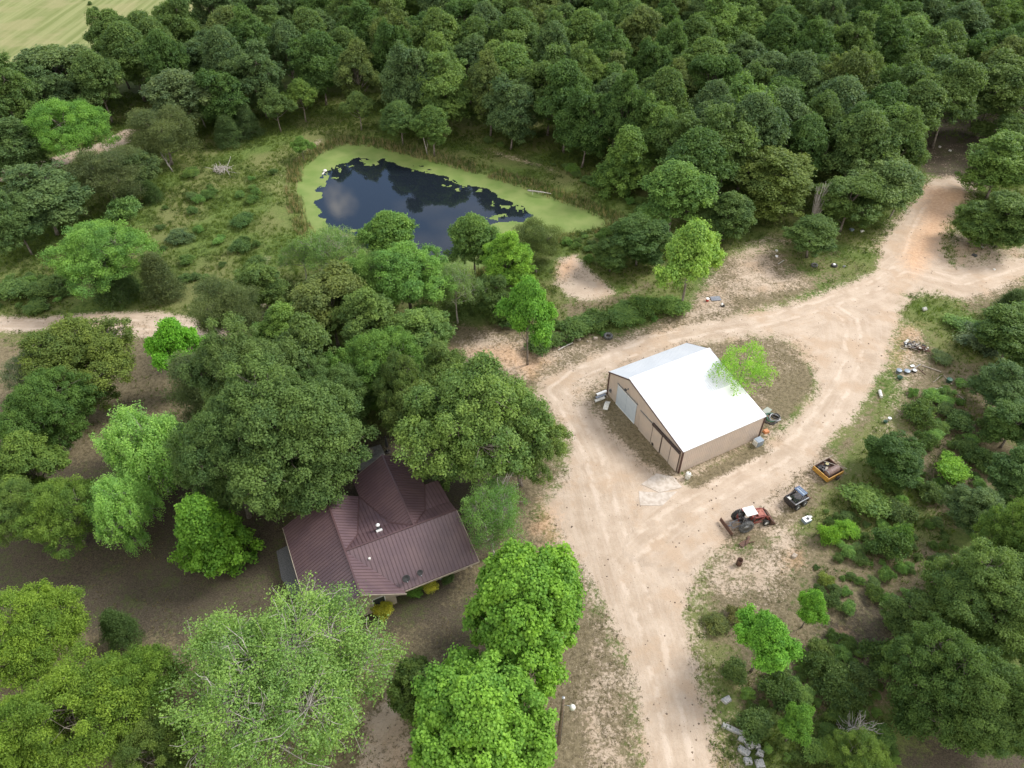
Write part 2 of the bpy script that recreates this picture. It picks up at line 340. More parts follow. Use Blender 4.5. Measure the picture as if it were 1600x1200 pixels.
def ground_material():
    m = bpy.data.materials.new('ground_cover'); m.use_nodes = True; t = m.node_tree; n = t.nodes; l = t.links; b = n['Principled BSDF']
    b.inputs['Roughness'].default_value = .95; b.inputs['Specular IOR Level'].default_value = .1
    co = n.new('ShaderNodeTexCoord').outputs['Object']
    def noise(sc, det=5, rough=.6, vec=None):
        x = n.new('ShaderNodeTexNoise'); x.inputs['Scale'].default_value = sc; x.inputs['Detail'].default_value = det; x.inputs['Roughness'].default_value = rough
        l.new(vec or co, x.inputs['Vector']); return x.outputs['Fac']
    def rngm(v, a, c, lo=0, hi=1):
        x = n.new('ShaderNodeMapRange'); x.interpolation_type = 'SMOOTHSTEP'
        x.inputs['From Min'].default_value = a; x.inputs['From Max'].default_value = c; x.inputs['To Min'].default_value = lo; x.inputs['To Max'].default_value = hi
        l.new(v, x.inputs['Value']); return x.outputs['Result']
    def mix(f, a, c, mode='MIX'):
        x = n.new('ShaderNodeMixRGB'); x.blend_type = mode
        for s_, q in ((0, f), (1, a), (2, c)):
            if isinstance(q, tuple): x.inputs[s_].default_value = (*q, 1)
            elif isinstance(q, (float, int)): x.inputs[s_].default_value = q
            else: l.new(q, x.inputs[s_])
        return x.outputs['Color']
    def math_(op, a, c):
        x = n.new('ShaderNodeMath'); x.operation = op
        for s_, q in ((0, a), (1, c)):
            if isinstance(q, (float, int)): x.inputs[s_].default_value = q
            else: l.new(q, x.inputs[s_])
        return x.outputs['Value']
    def attr(nm):
        x = n.new('ShaderNodeAttribute'); x.attribute_name = nm; return x
    n1 = noise(.35, 6, .65); n2 = noise(2.2, 6, .7); n3 = noise(7.0, 4, .7); n4 = noise(.09, 3, .5)
    nb = math_('ADD', math_('MULTIPLY', n1, .45), math_('MULTIPLY', n2, .55))
    nb2 = math_('ADD', math_('MULTIPLY', noise(.6, 6, .7), .4), math_('MULTIPLY', noise(3.1, 5, .75), .6))
    def cover(w, na=nb, k=1.5, soft=.13):
        q = math_('ADD', w, math_('MULTIPLY', math_('SUBTRACT', na, .5), k)); return rngm(q, .5-soft, .5+soft)
    A = attr('wa'); sa = n.new('ShaderNodeSeparateColor'); l.new(A.outputs['Color'], sa.inputs['Color'])
    B = attr('wb'); sb = n.new('ShaderNodeSeparateColor'); l.new(B.outputs['Color'], sb.inputs['Color'])
    sand, dry, clay = sa.outputs[0], sa.outputs[1], sa.outputs[2]; lit, fld, road = sb.outputs[0], sb.outputs[1], sb.outputs[2]
    f3 = rngm(n3, .3, .7); f2 = rngm(n2, .35, .65); f4 = rngm(n4, .38, .62)
    green = mix(f2, (.060, .098, .022), (.125, .170, .045)); green = mix(f4, green, mix(f3, (.10, .125, .036), (.19, .19, .08)))
    dryc = mix(f2, (.105, .085, .05), (.20, .165, .10)); dryc = mix(rngm(n3, .5, .72), dryc, (.27, .225, .15)); dryc = mix(rngm(nb2, .55, .68), dryc, (.085, .095, .035))
    litc = mix(f3, (.050, .041, .029), (.115, .095, .068)); litc = mix(rngm(n2, .58, .72), litc, (.18, .148, .11)); litc = mix(rngm(nb, .49, .60, 0, .75), litc, mix(f3, (.060, .075, .028), (.105, .12, .045)))
    # sand with wheel tracks and damp patches
    T = attr('trk'); st = n.new('ShaderNodeSeparateXYZ'); l.new(T.outputs['Vector'], st.inputs['Vector'])
    cv = n.new('ShaderNodeCombineXYZ'); l.new(math_('MULTIPLY', math_('ADD', st.outputs[0], math_('MULTIPLY', n1, .5)), 1.25), cv.inputs[0]); l.new(math_('MULTIPLY', st.outputs[1], .07), cv.inputs[1])
    tn = noise(1.0, 5, .65, cv.outputs[0])
    sandc = mix(rngm(n1, .35, .65), (.385, .30, .222), (.475, .382, .295)); sandc = mix(rngm(tn, .42, .66, 0, .42), sandc, (.53, .44, .355))
    sandc = mix(rngm(tn, .56, .70, 0, .28), sandc, (.40, .29, .20)); sandc = mix(rngm(n3, .56, .72, 0, .55), sandc, (.34, .26, .18))
    sandc = mix(rngm(noise(.16, 5, .65), .50, .64, 0, .7), sandc, (.42, .31, .215)); sandc = mix(rngm(nb2, .58, .68, 0, .55), sandc, (.27, .22, .14))
    rt = math_('ABSOLUTE', math_('SUBTRACT', math_('ABSOLUTE', math_('ADD', st.outputs[0], math_('MULTIPLY', math_('SUBTRACT', n1, .5), 1.6)), 0), .95), 0)
    sandc = mix(math_('MULTIPLY', rngm(rt, .45, .10), rngm(noise(.5, 4, .6), .42, .58, 0, .5)), sandc, (.60, .50, .405))
    vo = n.new('ShaderNodeTexVoronoi'); vo.inputs['Scale'].default_value = 1.6; l.new(co, vo.inputs['Vector'])
    dots = rngm(vo.outputs['Distance'], .10, .05); gate = rngm(noise(.25, 4, .6), .47, .6); sandc = mix(math_('MULTIPLY', dots, gate), sandc, (.13, .10, .065))
    clayc = mix(f2, (.48, .27, .15), (.60, .40, .25))
    fn = n.new('ShaderNodeMapping'); fn.inputs['Rotation'].default_value = (0, 0, R(-32)); fn.inputs['Scale'].default_value = (.5, .012, 1); l.new(co, fn.inputs['Vector'])
    fs = noise(1.0, 4, .6, fn.outputs[0]); fldc = mix(rngm(fs, .38, .62), (.16, .19, .065), (.25, .265, .115)); fldc = mix(rngm(n4, .45, .62, 0, .6), fldc, (.30, .27, .14)); fldc = mix(rngm(n2, .3, .7, 0, .35), fldc, (.17, .18, .07))
    c = mix(cover(dry), green, dryc); c = mix(cover(lit, nb2, 1.3), c, litc); c = mix(cover(sand, nb2, 2.1, .15), c, sandc)
    c = mix(math_('MULTIPLY', cover(clay, nb, 1.4, .3), .75), c, clayc); c = mix(cover(fld, nb, .5), c, fldc)
    l.new(c, b.inputs['Base Color'])
    u = n.new('ShaderNodeBump'); u.inputs['Strength'].default_value = .7; u.inputs['Distance'].default_value = .12
    hgt = math_('ADD', math_('MULTIPLY', n3, .5), math_('ADD', n2, math_('MULTIPLY', tn, .6))); l.new(hgt, u.inputs['Height']); l.new(u.outputs['Normal'], b.inputs['Normal'])
    return m
GM = ground_material()
ny, nx = GX.shape
def ground_piece(name, fmask):
    idx = np.arange(nx*ny).reshape(ny, nx)
    q = np.stack([idx[:-1, :-1], idx[:-1, 1:], idx[1:, 1:], idx[1:, :-1]], -1)[fmask]
    used, inv = np.unique(q, return_inverse=True); F = inv.reshape(-1, 4)
    V = np.stack([GX.ravel(), GY.ravel(), GZ.ravel()], 1)[used]
    o = mesh_np(name, V, F, GM, smooth=True); me = o.data
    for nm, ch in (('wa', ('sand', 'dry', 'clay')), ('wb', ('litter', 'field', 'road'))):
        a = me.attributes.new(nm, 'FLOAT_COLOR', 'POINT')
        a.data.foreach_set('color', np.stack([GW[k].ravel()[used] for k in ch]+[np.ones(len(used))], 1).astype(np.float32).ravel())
    a = me.attributes.new('trk', 'FLOAT_VECTOR', 'POINT'); a.data.foreach_set('vector', np.stack([TD.ravel()[used], TS.ravel()[used], np.zeros(len(used))], 1).astype(np.float32).ravel())
    return tag(o, kind='structure')
fc = lambda a: (a[:-1, :-1]+a[1:, 1:])/2
roadf = fc(GW['road']) > .5; fieldf = (fc(GW['field']) > .5) & ~roadf
pondf = (fc(pd) > .3) & ~roadf & ~fieldf
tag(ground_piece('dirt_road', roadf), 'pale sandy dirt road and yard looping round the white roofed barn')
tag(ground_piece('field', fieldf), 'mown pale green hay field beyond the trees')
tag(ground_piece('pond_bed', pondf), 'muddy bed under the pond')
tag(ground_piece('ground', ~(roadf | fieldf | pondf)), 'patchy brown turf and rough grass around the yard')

# pond water
def water():
    m = bpy.data.materials.new('pond_water'); m.use_nodes = True; b = m.node_tree.nodes['Principled BSDF']
    b.inputs['Base Color'].default_value = (.010, .014, .020, 1); b.inputs['Roughness'].default_value = .03; b.inputs['IOR'].default_value = 1.6
    n = m.node_tree.nodes; z = n.new('ShaderNodeTexNoise'); z.inputs['Scale'].default_value = 1.5; u = n.new('ShaderNodeBump'); u.inputs['Strength'].default_value = .03; u.inputs['Distance'].default_value = .02
    g = n.new('ShaderNodeTexCoord'); m.node_tree.links.new(g.outputs['Object'], z.inputs['Vector']); m.node_tree.links.new(z.outputs['Fac'], u.inputs['Height']); m.node_tree.links.new(u.outputs['Normal'], b.inputs['Normal'])
    x0, y0 = POND.min(0)-1; x1, y1 = POND.max(0)+1
    xs = np.arange(x0, x1, .24); ys = np.arange(y0, y1, .24); X, Y = np.meshgrid(xs, ys); idx = np.arange(X.size).reshape(X.shape)
    q = np.stack([idx[:-1, :-1], idx[:-1, 1:], idx[1:, 1:], idx[1:, :-1]], -1)
    Xc, Yc = fc(X), fc(Y); pdc = sdist(POND, Xc, Yc)
    def piece(name, msk, z_, mm, v=None):
        u_, inv = np.unique(q[msk], return_inverse=True)
        return mesh_np(name, np.stack([X.ravel()[u_], Y.ravel()[u_], np.full(len(u_), z_)], 1), inv.reshape(-1, 4), mm, v=v)
    w = piece('pond_water', pdc > -.7, WATER_Z, m); tag(w, 'dark still pond water mirroring trees and sky', kind='structure')
    od = sdist(OPEN, Xc, Yc); nz = fbm(Xc, Yc, 5.0, 40)+.6*vnoise(Xc, Yc, 1.6, 44)
    # torn inner edge plus loose mats of weed drifting by the far shore
    msk = (pdc > -.7) & (od < (nz-.80)*3.4)
    isl = (pdc > 0) & (od < 3.0) & (fbm(Xc, Yc, 1.5, 60) > .64) & (Yc > np.interp(Xc, [P(520, 255)[0], P(828, 336)[0]], [P(520, 290)[1], P(828, 350)[1]]))
    msk |= isl
    dm = mat('duckweed', (.120, .185, .035), .8, col2=(.175, .225, .06), scale=.35, lo=.35, hi=.65)
    d = piece('duckweed', msk, WATER_Z+.006, dm); tag(d, 'bright green duckweed floating round the pond edge', 'duckweed', kind='stuff')
water()
mb = MB(); bx_, by_, _ = P(508, 268, WATER_Z)
mb.lathe([(.0, 0), (.35, .05), (.42, .2), (.25, .38), (0, .42)], (bx_, by_, WATER_Z+.0), n=10); mb.bar((bx_-.1, by_-.1, WATER_Z+.02), (bx_-.3, by_-1.3, WATER_Z+.06), .3, .08)
tag(mb.build('float', M['dirtywhite'], smooth=True), 'small white float lying in the weed at the left end of the pond', 'float')

# ------------------------------------------------------------ trees
def unit(a): return a/np.maximum(np.linalg.norm(a, axis=-1, keepdims=True), 1e-9)
def leaves(C, CR, nleaf, size, up=.45, rg=None, jitter=.35, shell=(.5, 1.14), flat=.55, cv=.22, aspect=.62, off=None):
    """leaf blades over many small clumps. C (n,3) centres, CR (n,3) radii"""
    n = len(C); idx = np.repeat(np.arange(n), nleaf); m = len(idx)
    d = unit(rg.normal(size=(m, 3))); d[:, 2] = np.where((d[:, 2] < -.25) & (rg.random(m) < .7), -d[:, 2], d[:, 2])
    r = rg.uniform(shell[0], shell[1], m)**1.0
    p = C[idx] + d*CR[idx]*r[:, None] + rg.normal(size=(m, 3))*(.05+.17*CR[idx][:, :1])
    nrm = unit(d*(1-up) + np.array([0, 0, up]) + rg.normal(size=(m, 3))*jitter)
    ax = unit(np.cross(nrm, rg.normal(size=(m, 3)))); bi = np.cross(nrm, ax)
    s = size*rg.uniform(.65, 1.3, m)[:, None]
    v0 = p-ax*s*.5; v1 = p+ax*s*.5; fold = nrm*s*.16
    v2 = p+bi*s*aspect*.5+fold-ax*s*.05; v3 = p-bi*s*aspect*.5+fold-ax*s*.05
    V = np.stack([v0, v1, v2, v3], 1).reshape(-1, 3)
    b = np.arange(m)*4; F = np.stack([np.stack([b, b+1, b+2], 1), np.stack([b, b+3, b+1], 1)], 1).reshape(-1, 3)
    cvar = rg.random(n)[idx]; v = np.clip(.42+(cvar-.5)*2*cv+(rg.random(m)-.5)*.5+(0 if off is None else off[idx]), 0, 1)
    return V, F, np.repeat(v, 2)
def dirs(n, rg, lo=-.35):
    i = np.arange(n)+.5; z = 1-(1-lo)*i/n; a = i*2.39996+rg.random()*6; r = np.sqrt(1-z*z)
    return unit(np.stack([r*np.cos(a), r*np.sin(a), z], 1)+rg.normal(size=(n, 3))*.16)
def limb(mb, a, b, r0, r1, rg, n=5, sag=.12, seg=3):
    a = np.array(a); b = np.array(b); ln = np.linalg.norm(b-a); off = rg.normal(size=3)*ln*sag; pts = []; rs = []
    for i in range(seg+1):
        t = i/seg; q = a*(1-t)+b*t+off*math.sin(t*PI)+np.array([0, 0, 1])*ln*.06*math.sin(t*PI); pts.append(q); rs.append(r0*(1-t)+r1*t)
    mb.tube(pts, rs, n, cap=False); return pts
PROTO = {}; FB = 1.88; TONE = (.88, 1.07, .92)
def tree_proto(key, seed, Rr, H, z0, nl, nc, cr, nleaf, size, kind='round', bark=None, twigs=0, drop=.08, up=.45, cv=.22, lrad=.5, trunk=.22, zsq=1.0, aspect=.62, inner=.7, irr=.26, jitter=.35):
    rg = np.random.default_rng(seed); Cz = (z0+H)/2; hz_ = (H-z0)/2
    lob = dirs(nl, rg, -.7 if kind in ('round', 'spiky') else -.45); lobC = []; lobR = []; ph = rg.uniform(0, 6.28, 3)
    for d in lob:
        az = math.atan2(d[1], d[0]); fz = 1+irr*(math.sin(az*2+ph[0])*.6+math.sin(az*3+ph[1])*.5)+irr*.4*math.sin(d[2]*4+ph[2])
        if rg.random() < irr*.35 and abs(d[2]) < .6: continue
        k = rg.uniform(.5, .86)*(fz if kind != 'cone' else 1)
        if kind == 'cone':
            t = rg.random()**.8; a = rg.random()*2*PI; rr = Rr*(1-t)*.6; c = np.array([rr*math.cos(a), rr*math.sin(a), z0+(H-z0)*t*.92]); R_ = Rr*(.22+.35*(1-t))
        elif kind == 'vase':
            c = np.array([d[0]*Rr*k*1.1, d[1]*Rr*k*1.1, Cz+hz_*(.15+.5*d[2])+rg.normal()*.3]); R_ = Rr*lrad*rg.uniform(.7, 1.2)
        elif kind == 'oval':
            t = (d[2]+1)/2; w = math.sin(PI*min(1, t*.86+.14))**.6; c = np.array([d[0]*Rr*k*w, d[1]*Rr*k*w, Cz+d[2]*hz_*.68]); R_ = Rr*lrad*rg.uniform(.65, 1.05)*(.55+.5*w)
        else:
            k2 = min(k, .84); c = np.array([d[0]*Rr*k2, d[1]*Rr*k2, Cz+d[2]*hz_*k*1.02]); R_ = Rr*lrad*rg.uniform(.65, 1.15)
        lobC.append(c); lobR.append(R_)
    lobC = np.array(lobC); lobR = np.array(lobR)
    C = []; CR = []; own = []
    for i, (c, r) in enumerate(zip(lobC, lobR)):
        for d in dirs(nc, rg, -.55):
            if rg.random() < drop: continue
            p = c+d*np.array([r, r, r*.9*zsq])*(rg.uniform(.72, 1.16) if rg.random() < .88 else rg.uniform(1.1, 1.4))
            if any((np.linalg.norm((p-lobC[j])/np.array([1, 1, .82*zsq])) < lobR[j]*.72) for j in range(len(lobC)) if j != i): continue
            if p[2] < z0*.7: continue
            s = cr*rg.uniform(.7, 1.3)
            C.append(p); own.append(i)
            CR.append((s, s, s*(1.9 if kind == 'spiky' else .72)) if kind != 'spiky' else (s*.5, s*.5, s*1.7))
    # sparse inner clumps so the sky does not show straight through
    for c, r in zip(lobC, lobR):
        if rg.random() < inner: C.append(c*1.0+rg.normal(size=3)*r*.2); CR.append((r*.55, r*.55, r*.45)); own.append(-1)
    C = np.array(C); CR = np.array(CR)
    lo_ = rg.uniform(-.16, .16, len(lobC)); offs = np.array([lo_[w] if w >= 0 else 0 for w in own])
    V, F, v = leaves(C, CR, nleaf, size, up=up, rg=rg, cv=cv, aspect=aspect, jitter=jitter, off=offs)
    root = empty('tree'); 
    crown = mesh_np('crown', V, F, LEAF, root, v=v)
    mb = MB(); zt = z0+(H-z0)*(.75 if kind in ('cone', 'oval') else .45)
    bend = rg.normal(size=2)*Rr*.06
    tp = [np.array([bend[0]*math.sin(t*3), bend[1]*math.sin(t*3), -.3+(zt+.3)*t]) for t in np.linspace(0, 1, 6)]
    tr_ = [trunk*(1.35 if i == 0 else 1-.14*i) for i in range(6)]
    mb.tube(tp, tr_, 7)
    for i, (c, r) in enumerate(zip(lobC, lobR)):
        h = np.clip(c[2]*.62, z0*.55, zt*.97); k = h/zt; b = np.array([bend[0]*math.sin(k*3), bend[1]*math.sin(k*3), h])
        pts = limb(mb, b, c, trunk*.5*(1-.45*k), trunk*.16, rg)
        for q, w in zip(C, own):
            if w == i and rg.random() < (.9 if twigs else .55):
                limb(mb, pts[-2] if rg.random() < .5 else pts[-1], q+(q-c)*(.25 if twigs else 0), trunk*.13, trunk*.05, rg, n=3, seg=2)
    for i in range(twigs):
        d = unit(rg.normal(size=3)); d[2] = abs(d[2]); j = rg.integers(len(lobC)); s_ = lobC[j]+d*lobR[j]*.4; e_ = lobC[j]+d*lobR[j]*rg.uniform(.95, 1.3)
        pts = limb(mb, s_, e_, .05, .02, rg, n=3, sag=.15)
        for kk in range(3):
            q = pts[1+kk % 3]; limb(mb, q, q+unit(d+rg.normal(size=3)*.6)*lobR[j]*.35, .025, .012, rg, n=3, seg=2)
    t = mb.build('trunk', bark or M['bark'], root, smooth=True)
    rr = np.hypot(V[:, 0], V[:, 1]); PROTO[key] = dict(root=root, crown=crown, trunk=t, R=float(np.percentile(rr, 96)), H=float(np.percentile(V[:, 2], 99.7)), used=False)
tree_proto('oak1', 1, 4.7, 15.5, 1.8, 22, 22, 0.66, 105, .36, lrad=.40)
tree_proto('oak2', 2, 4.6, 16, 1.8, 26, 20, 0.62, 105, .36, lrad=.35)
tree_proto('oak3', 3, 4.8, 14.5, 1.8, 18, 26, 0.72, 110, .38, lrad=.44)
tree_proto('oak4', 4, 4.2, 17, 1.8, 24, 22, 0.62, 105, .35, kind='oval', lrad=.42)
tree_proto('oak5', 5, 4.7, 16, 1.8, 30, 18, 0.58, 110, .33, lrad=.31, drop=.12)
tree_proto('oak6', 26, 4.4, 17, 1.8, 26, 20, .6, 105, .34, kind='oval', lrad=.36, drop=.12, irr=.4)
tree_proto('conic', 46, 3.6, 9, .7, 30, 18, .5, 150, .25, kind='cone', trunk=.16, aspect=.8, drop=.12, irr=.3, up=.55, cv=.3)
tree_proto('bigoak', 6, 6.3, 17, 1.8, 34, 34, 0.62, 260, .235, lrad=.36, trunk=.4)
tree_proto('open', 36, 6, 13.5, 2.2, 28, 30, .6, 170, .24, lrad=.30, trunk=.34, drop=.3, inner=.15, irr=.4, twigs=12)
tree_proto('bigoak2', 16, 6.5, 14, 1.8, 30, 32, 0.66, 230, .24, lrad=.38, trunk=.38, drop=.2)
tree_proto('maple1', 7, 5, 12, 1.6, 24, 32, 0.58, 250, .26, kind='oval', lrad=.42, trunk=.28, cv=.3, aspect=.85, up=.55)
tree_proto('maple2', 8, 5, 12, 1.6, 22, 32, 0.58, 250, .27, kind='oval', lrad=.44, trunk=.28, cv=.3, aspect=.85, up=.55)
tree_proto('airy', 9, 6, 11.5, 2.2, 28, 30, .72, 150, .17, kind='vase', lrad=.36, trunk=.34, bark=M['palebark'], twigs=70, drop=.18, inner=.1, jitter=.8)
tree_proto('airy2', 19, 5, 11, 2.6, 18, 24, .8, 110, .2, kind='vase', lrad=.38, trunk=.26, bark=M['palebark'], twigs=40, drop=.25, inner=.1, jitter=.8)
tree_proto('silver', 10, 5, 12, 2.4, 22, 26, .9, 120, .24, kind='spiky', lrad=.38, trunk=.26, bark=M['palebark'], twigs=25, drop=.15, inner=.1, up=.6)
tree_proto('locust', 11, 5, 11, 2.5, 24, 26, 0.6, 210, .21, lrad=.38, trunk=.25, aspect=.45, jitter=.7, cv=.3, drop=.18, inner=.2)
tree_proto('sparse', 29, 5, 8, 1.4, 16, 20, .75, 46, .24, kind='vase', lrad=.36, trunk=.14, drop=.42, inner=.05, jitter=.8, aspect=.7)
tree_proto('slim', 12, 2.8, 10, 1.0, 22, 20, .46, 150, .22, kind='oval', irr=.5, lrad=.38, trunk=.15, aspect=.8, drop=.15)
tree_proto('cedar', 13, 2.2, 7, .3, 30, 16, .5, 90, .2, kind='cone', trunk=.14, aspect=.35, jitter=.8, cv=.15)
tree_proto('pine', 14, 4.2, 12, 2.5, 20, 26, .8, 150, .24, lrad=.4, aspect=.3, jitter=.9, cv=.15, drop=.2)
tree_proto('bush1', 15, 1.5, 2.1, .15, 16, 12, .30, 60, .17, lrad=.30, trunk=.05, jitter=.8, drop=.2, irr=.5)
tree_proto('bush2', 17, 1.5, 1.8, .1, 14, 14, .32, 60, .18, lrad=.32, trunk=.05, drop=.25, jitter=.8, irr=.55)
tree_proto('bush3', 18, 1.2, 2.6, .15, 16, 12, .28, 60, .16, kind='oval', lrad=.32, trunk=.05, jitter=.8, drop=.2, irr=.5)
def put_tree(key, x, y, r, H, col, label, cat='tree', group=None, name='tree', rz=None, z=None):
    p = PROTO[key]; s = r/p['R']; sz_ = H/p['H']; rz = random.uniform(0, 6.28) if rz is None else rz
    if not p['used']:
        root, parts = p['root'], [p['crown'], p['trunk']]; p['used'] = True
    else:
        root = p['root'].copy(); COL.objects.link(root); parts = []
        for k in ('crown', 'trunk'):
            c = p[k].copy(); COL.objects.link(c); c.parent = root; parts.append(c)
    for k in list(root.keys()):
        if k in ('label', 'category', 'group'): del root[k]
    root.name = name; root.location = (x, y, (hz(x, y) if z is None else z)-.05); root.rotation_euler = (0, 0, rz); root.scale = (s, s, sz_)
    parts[0].color = (*[min(.5, q*FB*w_*(1+.62*max(0, .10-q)/.10)) for q, w_ in zip(col, TONE)], 1)
    tag(root, label, cat, group); return root
PLACED = []
def tree_at(key, px, py, rpx, H, col, label, **k):
    """px,py = middle of the crown in the photo"""
    zc = H*(.45 if key in ('cedar', 'conic', 'bush1', 'bush2', 'bush3') else .62); x, y, _ = P(px, py, zc); r = rpx/PXM(px, py, zc)
    PLACED.append((x, y, r)); return put_tree(key, x, y, r, H, col, label, **k)

